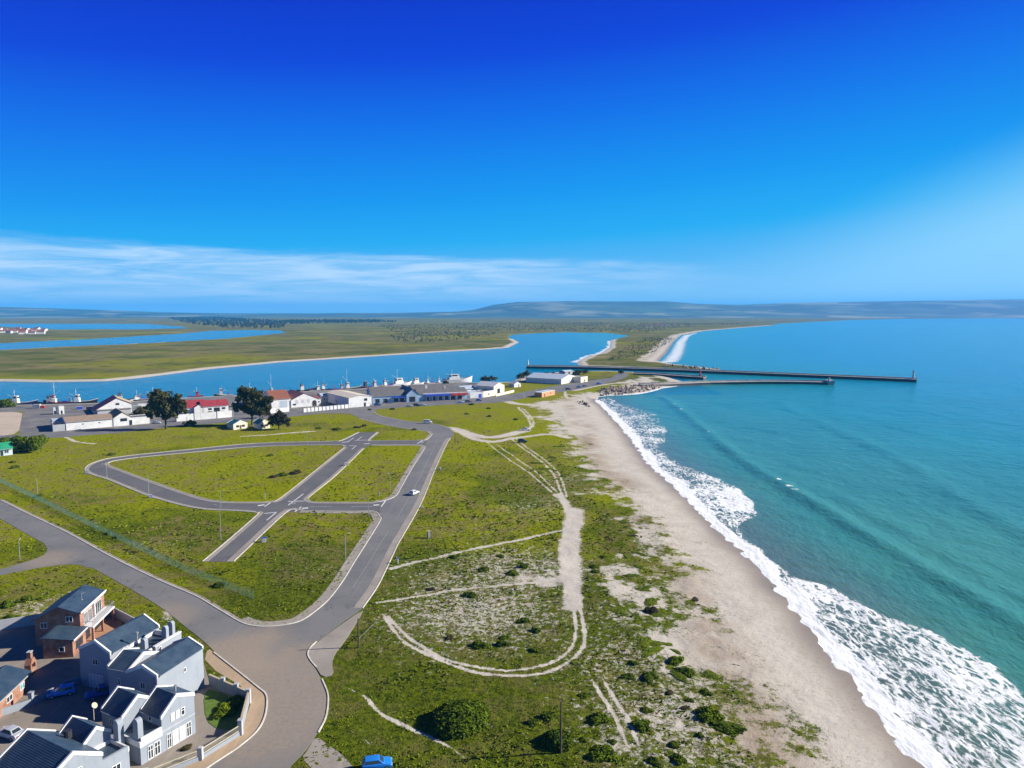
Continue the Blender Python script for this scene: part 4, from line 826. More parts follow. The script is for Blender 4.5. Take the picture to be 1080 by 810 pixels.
s1.gb(0, s1.L * .55, 2, 14, 3.2, 7.0, 's', REDROOF); s1.gb(s1.L * .45, s1.L, 0, 10, 3.6, 6.6, 's', REDROOF); s1.gb(s1.L * .3, s1.L * .5, 0, 2.5, 3.3, 5, 't', REDROOF)
s1.wins([s1.L * .62, s1.L * .9], 0, 1.2, 2.0, 1.2, frame=DARK); s1.wins([s1.L * .76], 0, .1, 3.4, 2.4, name='door', frame=DARK); s1.done()
s1 = Shed('boathouse', 'white boathouse with brown red tiled roof, arched windows and a big pale door', (286.5, 431.6), (338.5, 427.6), WHITE)
c = s1.L * .38
s1.gb(0, c, 0, 20, 6.0, 10.6, 's', BROWNROOF); s1.gb(c + .02, s1.L * .94, -.5, 26, 4.6, 8.6, 't', BROWNROOF); s1.gb(s1.L * .94 + .02, s1.L + 1, 3, 20, 4.0, 5.5, 's', BROWNROOF)
s1.wins([c * .62], 0, .1, 4.6, 4.6, name='loading_door', glass=PALEROOF, frame=GREYP, mull=3)
for k in (.50, .62, .74):
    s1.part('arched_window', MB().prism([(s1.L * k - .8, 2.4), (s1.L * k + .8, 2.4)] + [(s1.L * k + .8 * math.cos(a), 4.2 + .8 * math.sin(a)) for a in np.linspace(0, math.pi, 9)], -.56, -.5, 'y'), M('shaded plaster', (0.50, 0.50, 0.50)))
s1.wins([s1.L * .45], -.5, 1.4, 2.0, 1.0, frame=DARK); s1.part('arched_opening', MB().prism([(s1.L * .86 - 1.4, .1), (s1.L * .86 + 1.4, .1)] + [(s1.L * .86 + 1.4 * math.cos(a), 2.4 + 1.4 * math.sin(a)) for a in np.linspace(0, math.pi, 9)], -.57, -.5, 'y'), DARK); s1.wins([s1.L * .985], 3, 1.6, 1.4, 1.0, frame=DARK); s1.done()
s1 = Shed('warehouse', 'big plain white warehouse with flat cream roof and dark left side', (368, 430.1), (392, 428.1), WHITE)
s1.gb(0, s1.L, 0, 38, 6.2, 7.4, 't', CREAMROOF); s1.wins([s1.L * .74], 0, 3.6, 2.2, 1.6, frame=DARK); s1.wins([s1.L * .70], 0, .1, 1.4, 2.4, name='door', mull=0, frame=DARK); s1.wins([0], 20, .1, 3, 3, 's-', 'loading_door', glass=GREYP); s1.done()
s1 = Shed('net_shed', 'small grey shed tucked between boathouse and white warehouse', (339.5, 424.6), (349, 424.0), GREYP); s1.gb(0, s1.L, 0, 12, 4.4, 5.6, 's', PALEROOF); s1.wins([s1.L * .3, s1.L * .7], 0, 1.4, 1, 1.2); s1.done()
PBLUE = M('pale blue plaster', (0.33, 0.46, 0.58), (0.26, 0.38, 0.50), .3, .8)
s1 = Shed('fish_market', 'sprawling grey roofed fish market with blue and dark red shopfronts', (393, 425.4), (493, 420.8), PBLUE); Lw = s1.L
s1.gb(0, Lw * .34, 0, 16, 4.6, 7.4, 's', GREYROOF); s1.gb(2, Lw * .4, 16.1, 34, 4.6, 8.2, 's', GREYROOF); s1.gb(Lw * .34 + .02, Lw * .47, -2, 30, 5.0, 8.6, 't', GREYROOF); s1.gb(Lw * .47 + .02, Lw, 0, 16, 4.8, 7.4, 's', GREYROOF); s1.gb(Lw * .47 + .5, Lw - 4, 16.1, 36, 4.8, 8.4, 's', GREYROOF)
s1.part('blue_awning', MB().box(Lw * .2, Lw * .33, -3, -.02, 3.2, 3.6).box(Lw * .54, Lw * .80, -3.2, -.02, 3.4, 4.3), BLUEP); s1.part('red_awning', MB().box(Lw * .81, Lw * .995, -3.2, -.02, 3.2, 4.2), REDP); s1.part('white_fascia', MB().box(Lw * .52, Lw * .99, -.5, -.02, 4.5, 5.1), WHITE)
for k in (.05, .13, .24, .30, .56, .63, .70, .77, .84, .92): s1.wins([Lw * k], 0, .1, 2.8, 2.6, name='shopfront', mull=2, frame=BLUEP if .5 < k < .8 else (REDP if k > .8 else DARK))
for k in np.arange(.54, 1, .065): s1.part('awning_post', MB().box(Lw * k - .06, Lw * k + .06, -3.1, -2.98, 0, 3.2 if k < .8 else 3.15), WHITE)
s1.wins([Lw * .40], -2, .1, 4, 3.4, name='loading_door', mull=1, frame=DARK); s1.part('roof_vent', MB().box(Lw * .58, Lw * .60, 9, 10, 7, 9.5).box(Lw * .78, Lw * .79, 7, 8, 7, 9), WHITE); s1.done()
s1 = Shed('fish_store', 'small white store with pale roof at the right end of the fish market', (490, 417.0), (503, 416.0), WHITE); s1.gb(0, s1.L, 0, 16, 4.4, 6, 's', PALEROOF); s1.wins([s1.L * .3, s1.L * .7], 0, .1, 2, 2.2, name='door', frame=DARK); s1.done()
s1 = Shed('ice_plant', 'low white block with blue doors beside the cream house', (496, 420.2), (509, 419.4), WHITE); s1.flat(0, s1.L, -12, 0, 3.8, PALEROOF, .3); s1.wins([s1.L * .8], 0, .1, 2.4, 2.6, name='door', frame=BLUEP, glass=BLUEP); s1.done()
CREAM2 = M('pale cream plaster', (0.74, 0.66, 0.50), (0.66, 0.58, 0.43), .4, .8)
s1 = Shed('cream_house', 'cream gabled house with a tall dark blue doorway by the harbour road', (510, 419.2), (532, 415.6), CREAM2)
k = s1.L * .48
s1.flat(0, k, -9, 0, 3.8, GREYROOF, .3); s1.gb(k + .02, s1.L, 0, 16, 6.6, 9.2, 't', WHITE); s1.wins([(k + s1.L) / 2 - .6], 0, .1, 3.4, 4.6, name='doorway', mull=1, frame=NAVY); s1.wins([k * .5], 0, 1.3, 1.6, 1.1, frame=DARK); s1.wins([k + .02], 8, 3, 2, 1.4, 's-', frame=DARK); s1.done()
pA, pB = G(532.5, 415.9), G(542, 413.6)
walls('yard_wall', 'cream wall running right from the cream gabled house', 'wall', [G(523, 418.1), pA, pB], 1.7, CREAM2, .3)
s1 = Shed('cottage', 'tiny white cottage standing alone on the harbour point', (542.3, 408.6), (549.3, 407.9), WHITE); s1.gb(0, s1.L, 0, 6, 2.6, 4.4, 't', WHITE); s1.wins([s1.L * .3], 0, 1, .9, .9); s1.wins([s1.L * .7], 0, .1, .9, 2, name='door', mull=0, frame=DARK); s1.done()
s1 = Shed('boat_shed', 'white shed with pale blue grey gabled roof on the harbour point', (592, 405.4), (608.5, 402.2), WHITE); s1.gb(0, s1.L, 0, 34, 4.2, 7.2, 't', PALEROOF); s1.wins([s1.L * .5], 0, .1, 3, 3.2, name='loading_door', mull=1, frame=GREYP, glass=GREYP); s1.wins([s1.L * .2, s1.L * .8], 0, 1.6, 1.2, 1.0); s1.done()
s1 = Shed('store_room', 'cream block store with tan roof beside the white boat shed', (612.5, 403.6), (619.7, 402.4), CREAM2); s1.flat(0, s1.L, -9, 0, 4.4, TANROOF, .3); s1.wins([s1.L * .5], 0, .1, 1.6, 2.4, name='door', mull=0, frame=DARK); s1.done()
s1 = Shed('low_shed', 'low pale shed close to the river channel', (596, 395.0), (604.5, 394.3), GREYP); s1.gb(0, s1.L, 0, 8, 2.6, 3.6, 's', PALEROOF); s1.wins([s1.L * .5], 0, .1, 2, 2, name='door', mull=0, frame=DARK); s1.done()
OBR = M('orange brick', (0.50, 0.27, 0.13), (0.42, 0.22, 0.11), .8, .85)
s1 = Shed('toilet_block', 'orange brick toilet block with pale flat roofs by the beach parking', (571.5, 419.3), (585.7, 416.4), OBR); k = s1.L * .42
s1.flat(0, k, -6, 0, 3.4, PALEROOF, .15); s1.flat(k + .6, s1.L, -6, -.4, 3.4, PALEROOF, .15); s1.part('link_wall', MB().box(k + .03, k + .57, .6, 5.5, 0, 2.8), REDP); s1.wins([k * .5], 0, .1, 1, 2.1, name='door', mull=0, frame=DARK); s1.wins([k + .6 + (s1.L - k) * .4], .4, 1.6, 1.6, .6, mull=1, frame=DARK); s1.done()
s1 = Shed('green_roofed_house', 'small house with a bright green roof at the left edge beside a dark hedge', (-12, 482.6), (13.5, 479.6), M('light blue plaster', (0.50, 0.58, 0.62), (0.42, 0.50, 0.55), .5, .8)); s1.gb(0, s1.L, 0, 9, 3.0, 5.0, 's', M('bright green roof sheet', (0.02, 0.24, 0.12), (0.03, 0.30, 0.16), .3, .5), over=.7); s1.wins([s1.L * .35, s1.L * .75], 0, 1, 1.6, 1.2); s1.wins([s1.L * .55], 0, .1, 1, 2, name='door', mull=0, frame=DARK); s1.done()
for a, b, lb in (((246.3, 453.3), (261.2, 451.6), 'cream hut with teal green roof left of the big dark tree trunk'), ((273.3, 452.5), (284.8, 451.2), 'cream hut with teal green roof between the dark tree and the smaller round tree')):
    s1 = Shed('hut', lb, a, b, CREAM2, 'hut', 'small cream huts'); s1.gb(0, s1.L, 0, 8, 2.5, 4.3, 't', GREENROOF, over=.3, parapet=True); s1.wins([s1.L * .3, s1.L * .7], 0, 1.0, 1.5, 1.1, frame=DARK, mull=1); s1.wins([s1.L * .5], 0, .1, .8, 1.9, name='door', mull=0, frame=WOOD, glass=WOOD); s1.done()
pw = [G(186, 444.7), G(205, 443.1), G(229, 441.2), G(245.5, 439.7)]
walls('perimeter_wall', 'high white perimeter wall between the two big trees', 'wall', pw, 3.8, WHITE, .3, None, pw, 3.9, WHITE2)
walls('perimeter_wall', 'white wall partly hidden behind the two cream huts', 'wall', [G(272, 437.4), G(291, 435.4), G(305, 434.0)], 2.6, WHITE, .3)
pw = [G(320, 434.9), G(344, 432.6), G(367.5, 430.4)]; pp = [lerp(pw[0], pw[1], k / 6) for k in range(7)] + [lerp(pw[1], pw[2], k / 6) for k in range(1, 6)]
walls('panel_wall', 'long low white panelled wall in front of the boathouse', 'wall', pw, 2.4, WHITE, .2, None, pp, 2.5, GREYP)
# far settlement across the water and beach houses to the north
def cottage_proto():
    e = thing('far_house', 'white house with red brown roof in the far settlement across the wetland', 'house', (0, 0, 0), 0, 'houses of the far settlement'); MB().prism([(-4, -1), (-4, 3.2), (0, 5.6), (4, 3.2), (4, -1)], -6, 6, 'x').build('wall', WHITE, e)
    MB().prism([(-4.5, 3.0), (0, 5.65), (4.5, 3.0), (4.5, 3.25), (0, 5.95), (-4.5, 3.25)], -6.4, 6.4, 'x').build('roof', BROWNROOF, e); return e
cp = cottage_proto(); first = True
for i in range(26):
    px = -4 + i * 2.1 + random.uniform(-.8, .8); py = 350.6 - abs(px - 18) * .03 + random.uniform(-2.6, 2.8)
    c = cp if first else copy_tree(cp); first = False; x, y = G(px, py); c.location = (x, y, 0); c.rotation_euler = (0, 0, random.uniform(-.6, .6)); k = random.uniform(.9, 1.5); c.scale = (k, k, k * random.uniform(.9, 1.5))
for i, (px, py) in enumerate([(681, 345), (686, 344.6), (692, 344.2), (697, 343.6), (703, 343.8), (711, 343.2)]):
    c = copy_tree(cp); x, y = G(px, py); c.location = (x, y, 0); c.scale = (1.3, 1.3, 1.3); c['label'] = 'pale beach house in the far scrub behind the northern beach'; c['group'] = 'far beach houses'

# ------------------------------------------------------------------ breakwaters, lights and boulders
def jetty(name, label, px, zt, wd, end_block=None):
    pts = dense(GL(px, zt), n=3); e = thing(name, label, 'breakwater', (*pts[0], 0)); o = np.array(pts[0]); L = [tuple(np.array(p) - o) for p in pts]
    mb = MB(); strip(mb, L, 0, wd, -7, zt - .45); mb.build('wall', CONCD, e)
    mb = MB(); strip(mb, L, -.25, wd + .25, zt - .449, zt); mb.build('deck', CONC, e)
    mb = MB(); strip(mb, L, wd - .5, wd + .2, zt + .001, zt + .9); mb.build('parapet', CONC, e)
    if end_block: x, y = L[-1]; MB().box(x - 4, x + 1.5, y - .5, y + wd + .8, -7, zt + 1.6).build('end_block', CONC, e)
    return e
jetty('breakwater', 'longest concrete breakwater, crossing the river mouth and reaching far into the bay', [(555, 386), (620, 387), (700, 389.3), (760, 391.6), (860, 395.6), (967, 400)], 1.6, 5.0)
jetty('breakwater', 'nearest breakwater, running from the boulder bank out into the bay', [(676, 405.6), (703, 405), (750, 403.2), (801, 402.3), (840, 402.4), (878, 403.2)], 1.2, 6.0, True)
jetty('breakwater', 'shortest breakwater, between the two long ones', [(668, 393.6), (690, 394.3), (715, 396), (742, 397.8)], 1.4, 5.0)
def beacon(label, px, py, z, h, mat, top):
    x, y = G(px, py, z); e = thing('harbour_light', label, 'harbour light', (x, y, z), 0, 'lights on the breakwater heads')
    MB().tube([(0, 2, 0), (0, 2, h * .75)], [.9, .6], 12).build('tower', mat, e); MB().tube([(0, 2, h * .751), (0, 2, h * .8)], 1.0, 12).build('gallery', CONC, e); MB().tube([(0, 2, h * .801), (0, 2, h * .92), (0, 2, h)], [.45, .45, .05], 10).build('lantern', top, e)
beacon('slim white harbour light on the inner head of the longest breakwater', 557, 385.6, 1.6, 6.5, WHITE, WHITE)
beacon('dark harbour light on the seaward head of the longest breakwater', 964.5, 399.6, 1.6, 7.5, GREYP, DARK)
beacon('red harbour light on the head of the shortest breakwater', 739, 397.2, 1.4, 8.5, REDP, WHITE)
beacon('low grey harbour light on the block ending the nearest breakwater', 875.5, 402.6, 2.8, 4.0, GREYP, DARK)
def rock_mesh(seed):
    import bmesh
    bm = bmesh.new(); bmesh.ops.create_icosphere(bm, subdivisions=2, radius=1.0); r = random.Random(seed)
    cuts = [Vector((r.gauss(0, 1), r.gauss(0, 1), r.gauss(0, 1))).normalized() for _ in range(9)]
    for v in bm.verts:
        for c in cuts:
            d = v.co.dot(c)
            if d > .62: v.co -= c * (d - .62) * .9
        v.co *= 1 + .08 * r.uniform(-1, 1)
    me = bpy.data.meshes.new('boulder'); bm.to_mesh(me); bm.free()
    me.materials.append(M('boulder stone', (0.30, 0.235, 0.185), (0.16, 0.125, 0.105), .5, .9, bump=.4)); return me
RM = [rock_mesh(i) for i in range(5)]
def scatter_rocks(poly, n, smin, smax, label, group, lift=0.3):
    P = GL(poly, -.8); xs = [p[0] for p in P]; ys = [p[1] for p in P]; k = 0; pts = []
    while k < n:
        x, y = random.uniform(min(xs), max(xs)), random.uniform(min(ys), max(ys))
        if inside(np.array([x]), np.array([y]), P)[0]: pts.append((x, y)); k += 1
    hz = ground_h([p[0] for p in pts], [p[1] for p in pts])
    for (x, y), z in zip(pts, hz):
        o = bpy.data.objects.new('boulder', random.choice(RM)); COL.objects.link(o); s = random.uniform(smin, smax) * random.uniform(.8, 1.1)
        o.location = (x, y, max(z, -2.3) + lift * random.uniform(.3, 1.5)); o.rotation_euler = (random.uniform(0, 6), random.uniform(0, 6), random.uniform(0, 6)); o.scale = (s * random.uniform(.8, 1.4), s, s * random.uniform(.6, 1)); tag(o, label, 'boulder', group)
scatter_rocks([(632, 418), (630, 413), (642, 410), (665, 408), (690, 405.5), (704, 405.6), (697, 409), (684, 413), (668, 415.6), (645, 417)], 270, .5, 1.35, 'grey brown boulder in the sea wall bank beside the surf', 'boulders of the sea wall', .7)
scatter_rocks([(608, 424), (618, 425), (622, 430), (613, 429)], 16, .6, 1.3, 'dark boulder lying alone at the head of the beach', 'boulders at the head of the beach', .3)
scatter_rocks([(698, 386.3), (730, 387.8), (764, 390.6), (764, 391.2), (700, 388.2)], 45, .8, 1.8, 'dark boulder banked against the far side of the longest breakwater', 'boulders along the longest breakwater', .8)

# ------------------------------------------------------------------ fishing boats
TAN = M('boat deck', (0.30, 0.24, 0.17), None, .6, .8)
def boat(label, px, py, Lm, hull, cab, trimc, mast=8.0, flip=False, style=0, turn=0.0):
    x, y = G(px, py, SEA_Z)
    i = min(range(len(QUAY) - 1), key=lambda k: abs((QUAY[k][0] + QUAY[k + 1][0]) / 2 - x)); d = np.array(QUAY[i]) - np.array(QUAY[i + 1])
    ang = math.atan2(d[1], d[0]) + (math.pi if flip else 0) + turn; d = d / np.linalg.norm(d); q0 = np.array(QUAY[i]); off = (x - q0[0]) * -d[1] + (y - q0[1]) * d[0]; push = Lm * .15 + 3.2 - off; x += -d[1] * push; y += d[0] * push
    e = thing('fishing_boat', label, 'boat', (x, y, SEA_Z), ang, 'fishing boats along the quay'); B = Lm * .15
    st = np.linspace(-.5, .5, 15); V = []; F = []
    for u in st:
        bw = B * (1 - max(0, (u - .05) / .45) ** 2.2 * .97) * (0.86 if u < -.45 else 1); sh = Lm * (.115 + .11 * max(0, u + .05) ** 1.6 * 2.4 + .02 * max(0, -u - .2))
        ov = Lm * .05 * max(0, u) * 2
        V += [(u * Lm + ov, -bw, sh), (u * Lm + ov * .4, -bw * .8, 0.2), (u * Lm, -bw * .3, -.8), (u * Lm, bw * .3, -.8), (u * Lm + ov * .4, bw * .8, .2), (u * Lm + ov, bw, sh)]
    for k in range(len(st) - 1):
        for j in range(5): F.append((k * 6 + j, k * 6 + j + 1, (k + 1) * 6 + j + 1, (k + 1) * 6 + j))
    F += [tuple(range(6)), tuple(range((len(st) - 1) * 6, len(st) * 6))[::-1]]
    MB().add(V, F).build('hull', hull, e)
    D = []; DF = []
    for k, u in enumerate(st): a = V[k * 6]; b = V[k * 6 + 5]; D += [(a[0], a[1] * .94, a[2] - .35), (b[0], b[1] * .94, b[2] - .35)]
    for k in range(len(st) - 1): DF.append((2 * k, 2 * k + 1, 2 * k + 3, 2 * k + 2))
    MB().add(D, DF).build('deck', TAN, e)
    rb = MB()
    for s in (0, 5): rb.tube([(V[k * 6 + s][0], V[k * 6 + s][1], V[k * 6 + s][2] + .05) for k in range(len(st))], .12, 6)
    rb.build('bulwark_rail', trimc, e)
    zc = Lm * .105; wx0 = (.05 if style == 0 else -.32) * Lm; wl = Lm * (.2 if style < 2 else .42); bw = B * .68; h1 = 2.4 if Lm > 11 else 1.8
    wb = MB().prism([(wx0, zc - .3), (wx0, zc + h1), (wx0 + wl * .9, zc + h1 * 1.04), (wx0 + wl, zc - .3)], -bw, bw, 'y')
    wb.prism([(wx0 + wl * .2, zc + h1 * 1.02), (wx0 + wl * .2, zc + h1 * 1.85), (wx0 + wl * .84, zc + h1 * 1.9), (wx0 + wl * .9, zc + h1 * 1.04)], -bw * .75, bw * .75, 'y')
    wh = wb.build('wheelhouse', cab, e)
    MB().box(wx0 + wl * .14, wx0 + wl * .92, -bw * .85, bw * .85, zc + h1 * 1.9, zc + h1 * 1.98).build('roof', trimc, wh)
    for k in range(4): yk = -bw * .7 + k * bw * .37; MB().box(wx0 + wl * .865, wx0 + wl * .9 + .06, yk, yk + bw * .28, zc + h1 * 1.36, zc + h1 * 1.72).build('window', GLASS, wh)
    for sg in (-1, 1): MB().box(wx0 + wl * .28, wx0 + wl * .72, sg * bw * .75 - .04, sg * bw * .75 + .04, zc + h1 * 1.36, zc + h1 * 1.72).build('window', GLASS, wh)
    mx = wx0 + wl * .3
    MB().tube([(mx, 0, zc), (mx, 0, zc + mast)], [.14, .06], 8).tube([(mx, 0, zc + mast * .4), (mx - Lm * .25, 0, zc + mast * .62)], .07, 6).tube([(mx, -1.2, zc + mast * .8), (mx, 1.2, zc + mast * .8)], .07, 6).build('mast', trimc if style == 1 else WHITE, e)
    MB().tube([(mx, 0, zc + mast), (Lm * .5, 0, Lm * .17)], .02, 4).tube([(mx, 0, zc + mast), (-Lm * .46, 0, Lm * .09)], .02, 4).build('rigging', STEEL, e)
    gx_ = -Lm * .42
    MB().tube([(gx_, -B * .7, zc), (gx_, -B * .6, zc + 3.4), (gx_, B * .6, zc + 3.4), (gx_, B * .7, zc)], .13, 6).build('gantry', STEEL if style else REDP, e)
    MB().box(gx_ + 1, gx_ + 1 + Lm * .14, -B * .5, B * .5, zc - .3, zc + .8).build('net_bin', DARK if style else BLUEP, e)
    MB().tube([(wx0 + wl * .1, bw * .4, zc + h1), (wx0 + wl * .1, bw * .4, zc + h1 * 2.1)], .2, 8).build('funnel', DARK, e)
boat('small red and white boat cut by the left edge at the quay', 1, 425, 13, REDP, WHITE, WHITE, 6, False, 1)
boat('dark blue boat with a high white bow, leftmost in full view at the quay', 27, 427, 17, NAVY, WHITE, WHITE, 9, False, 1)
boat('blue boat with a red topped white wheelhouse and tall mast', 62, 426.6, 15.5, NAVY, WHITE, REDP, 13, True, 0)
boat('black boat with a white bow moored right of the red topped boat', 90, 425.6, 16, BLACKH, WHITE, WHITE, 9, False, 1)
boat('white boat seen above the roof of the net store', 134, 421.5, 15, WHITE, GREYP, DARK, 11, False, 1)
boat('small boat with a dark red wheelhouse beside the big eucalyptus', 206, 420, 10, NAVY, REDP, REDP, 7, False, 0)
boat('low dark boat behind the red roofed office', 236, 418.5, 12, BLACKH, GREYP, WHITE, 6, True, 0)
boat('white boat with a tall white mast right of the second big tree', 285, 416, 10, WHITE, WHITE, WHITE, 14, False, 0)
boat('black boat with a raked dark mast above the boathouse roof', 324, 414, 14, BLACKH, WHITE, DARK, 12, False, 1)
boat('boat with a dark hull and pale cabin behind the small grey shed', 344, 412.8, 12, BLACKH, WHITE, DARK, 7, True, 0)
boat('dark trawler with a white cabin left of the tallest mast', 359, 412, 10, NAVY, GREYP, REDP, 7, False, 0)
boat('trawler with the tallest white mast and a bright white wheelhouse', 371, 411.2, 14, BLACKH, WHITE, WHITE, 15, False, 1)
boat('dark boat with a red light bar by the left end of the fish market', 387, 410, 12, NAVY, DARK, REDP, 6, True, 0)
boat('long white boat with twin masts behind the fish market roof', 424, 407.3, 19, WHITE, WHITE, WHITE, 12, False, 2)
boat('low white boat with a blunt bow behind the fish market roof', 441, 406.2, 12, WHITE, WHITE, GREYP, 6, False, 2)
boat('small boat with a dark red bow near the middle of the fish market roof', 453, 405.4, 10, REDP, WHITE, WHITE, 7, True, 0)
boat('largest white trawler with a tall stepped superstructure, rightmost at the quay', 481, 403.2, 25, WHITE, WHITE, WHITE, 9, False, 2)

boat('dark boat with a small grey cabin, third from the left edge among the leftmost boats', 45, 428, 12, BLACKH, GREYP, DARK, 6, True, 1)
boat('dark trawler half hidden behind the big eucalyptus crown', 160, 423.5, 15, NAVY, GREYP, WHITE, 8, False, 0)
boat('small white topped boat left of the big eucalyptus', 148, 424.5, 11, BLACKH, WHITE, DARK, 7, True, 0)
boat('red hulled boat behind the crown of the second big tree', 262, 417.5, 12, REDP, WHITE, WHITE, 8, False, 0)
boat('white cabined boat between the raked mast boat and the grey shed', 334, 413.4, 11, NAVY, WHITE, WHITE, 7, False, 0)
boat('low grey boat at the corner of the cream roofed warehouse', 398, 409.2, 12, BLACKH, GREYP, WHITE, 7, False, 1)
boat('white boat peeping over the left part of the fish market roof', 409, 408.6, 12, WHITE, WHITE, REDP, 7, True, 0)
boat('small dark boat just left of the largest white trawler', 464, 404.6, 9, NAVY, WHITE, WHITE, 6, True, 0)

# ------------------------------------------------------------------ vehicles
CARM = {n: M('car paint ' + n, c, tuple(.9 * v for v in c), 1.0, 0.28, 0.0) for n, c in dict(white=(.75, .75, .75), silver=(.42, .44, .46), black=(.015, .015, .018), blue=(.01, .05, .30), bright=(.02, .20, .62), red=(.30, .02, .02), grey=(.10, .10, .11), pale=(.45, .55, .68)).items()}
CAR_T = {  # length, width, profile of lower body (x,z), cabin base x0,x1, roof x0,x1, belt z, roof z
    'sedan': (4.4, 1.74, [(-2.2, .35), (-2.2, .80), (-2.05, .95), (-1.3, .98), (1.0, .95), (1.95, .80), (2.2, .62), (2.2, .32)], -1.55, 1.0, -.95, .25, .95, 1.43),
    'hatch': (3.9, 1.68, [(-1.95, .35), (-1.98, .85), (-1.85, .98), (.85, .95), (1.7, .80), (1.95, .62), (1.95, .32)], -1.9, .95, -1.55, .2, .95, 1.48),
    'van': (4.8, 1.86, [(-2.4, .38), (-2.4, 1.05), (1.4, 1.05), (2.25, .95), (2.4, .7), (2.4, .36)], -2.38, 1.9, -2.3, 1.0, 1.05, 2.0),
    'pickup': (4.9, 1.78, [(-2.45, .45), (-2.45, 1.0), (-.5, 1.02), (1.05, 1.0), (2.1, .92), (2.45, .72), (2.45, .42)], -.55, 1.1, -.4, .55, 1.0, 1.72),
    'suv': (4.5, 1.82, [(-2.25, .42), (-2.28, .95), (-2.15, 1.05), (1.0, 1.03), (2.0, .92), (2.25, .72), (2.25, .38)], -2.15, 1.1, -1.9, .4, 1.04, 1.72)}
def car(label, px, py, kind, paint, ang, group=None, z=None, name='parked_car'):
    import bmesh
    Lc, wd, prof, b0, b1, r0, r1, zb, zr = CAR_T[kind]; x, y = (G(px, py) if px is not None else py)
    e = thing(name, label, 'car' if kind not in ('van', 'pickup') else kind, (x, y, float(ground_h(x, y)[0]) + .05 if z is None else z), R(ang), group)
    mb = MB().prism(prof, -wd / 2, wd / 2, 'y'); o = mb.build('body', CARM[paint], e, True)
    def bev(o, w_, s):
        bm = bmesh.new(); bm.from_mesh(o.data); bmesh.ops.bevel(bm, geom=[g for g in bm.edges], offset=w_, segments=s, affect='EDGES', profile=.6); bm.to_mesh(o.data); bm.free()
    bev(o, .07, 2)
    hw, tw = wd / 2 - .08, wd / 2 - .26
    vs = [(b0, -hw, zb - .02), (b1, -hw, zb - .02), (b1, hw, zb - .02), (b0, hw, zb - .02), (r0, -tw, zr), (r1, -tw, zr), (r1, tw, zr), (r0, tw, zr)]
    cb = MB().add(vs, [(0, 3, 2, 1), (4, 5, 6, 7), (0, 1, 5, 4), (1, 2, 6, 5), (2, 3, 7, 6), (3, 0, 4, 7)]).build('cabin', CARM[paint], e, True); bev(cb, .05, 2)
    V = [Vector(v) for v in vs]
    def pane(nm, i, j, k, l, fu=.08, fv=.14):
        a, b, c_, d = V[i], V[j], V[k], V[l]; n = (b - a).cross(d - a).normalized() * .012
        q = lambda u, v: (a * (1 - u) + b * u) * (1 - v) + (d * (1 - u) + c_ * u) * v + n
        p = [q(fu, fv), q(1 - fu, fv), q(1 - fu, 1 - fv), q(fu, 1 - fv)]; m_ = MB().add([tuple(v) for v in p] + [tuple(v - n * 2) for v in p], [(0, 1, 2, 3), (4, 7, 6, 5), (0, 4, 5, 1), (1, 5, 6, 2), (2, 6, 7, 3), (3, 7, 4, 0)]); m_.build(nm, GLASS, e)
    pane('windscreen', 1, 2, 6, 5); pane('rear_window', 3, 0, 4, 7, .1, .16); pane('side_window', 0, 1, 5, 4); pane('side_window', 2, 3, 7, 6)
    for wxp in (-Lc * .3, Lc * .31):
        for sg in (-1, 1):
            yy = sg * (wd / 2 - .09); wq = MB().tube([(wxp, yy - .1, .32), (wxp, yy + .1, .32)], .32, 14).build('wheel', RUBBER, e); MB().tube([(wxp, yy + sg * .101, .32), (wxp, yy + sg * .115, .32)], .19, 10).build('rim', STEEL, wq)
    for sg in (-1, 1):
        yy = sg * (wd / 2 - .32); MB().box(Lc / 2 - .12, Lc / 2 + .012, yy - .16, yy + .16, .62, .74).build('headlight', PALEROOF, e); MB().box(-Lc / 2 - .02, -Lc / 2 + .1, yy - .15, yy + .15, .68, .82).build('tail_light', LAMPR, e)
    if kind == 'pickup': MB().box(-2.3, -.62, -wd / 2 + .14, wd / 2 - .14, 1.0, 1.045).build('load_bed', DARK, e)
    return e
car('white hatchback driving alone on the main road', 437, 521.5, 'hatch', 'white', 66, name='car', z=.055)
car('white pickup parked on the sandy track near the dunes', 554.5, 454, 'pickup', 'white', 3)
car('black suv parked on the sand below the white pickup', 551, 467, 'suv', 'black', 5)
car('small white van standing on the grass beside the harbour road bend', 451, 446.6, 'van', 'white', 4)
HG = 'cars parked near the harbour'
car('dark blue car beside the right corner of the cream roofed warehouse', 398, 428, 'suv', 'blue', 20, HG)
car('silver car at the left of the row facing the fish market', 432, 429.2, 'sedan', 'silver', 8, HG)
car('black car in the middle of the row facing the fish market', 439.5, 428.4, 'suv', 'black', 8, HG)
car('pale blue car at the right of the row facing the fish market', 446, 428, 'hatch', 'pale', 8, HG)
car('pale car leftmost in front of the dark red shopfront', 486, 425, 'sedan', 'pale', 10, HG)
car('dark grey car in front of the dark red shopfront', 494, 424.4, 'suv', 'grey', 12, HG)
car('blue car on the harbour road just before the cream house', 505, 423, 'hatch', 'blue', 14, HG)
car('dark car parked alone right of the orange toilet block', 599.5, 411.2, 'suv', 'black', 30, HG)
car('blue car left in the beach parking by the white boat shed', 611, 408.9, 'sedan', 'blue', 28, HG)
car('dark grey car right behind the blue car in the beach parking', 617, 407.8, 'sedan', 'grey', 28, HG)
car('dark blue car farthest along the beach parking near the boulders', 632, 405.6, 'suv', 'blue', 30, HG)
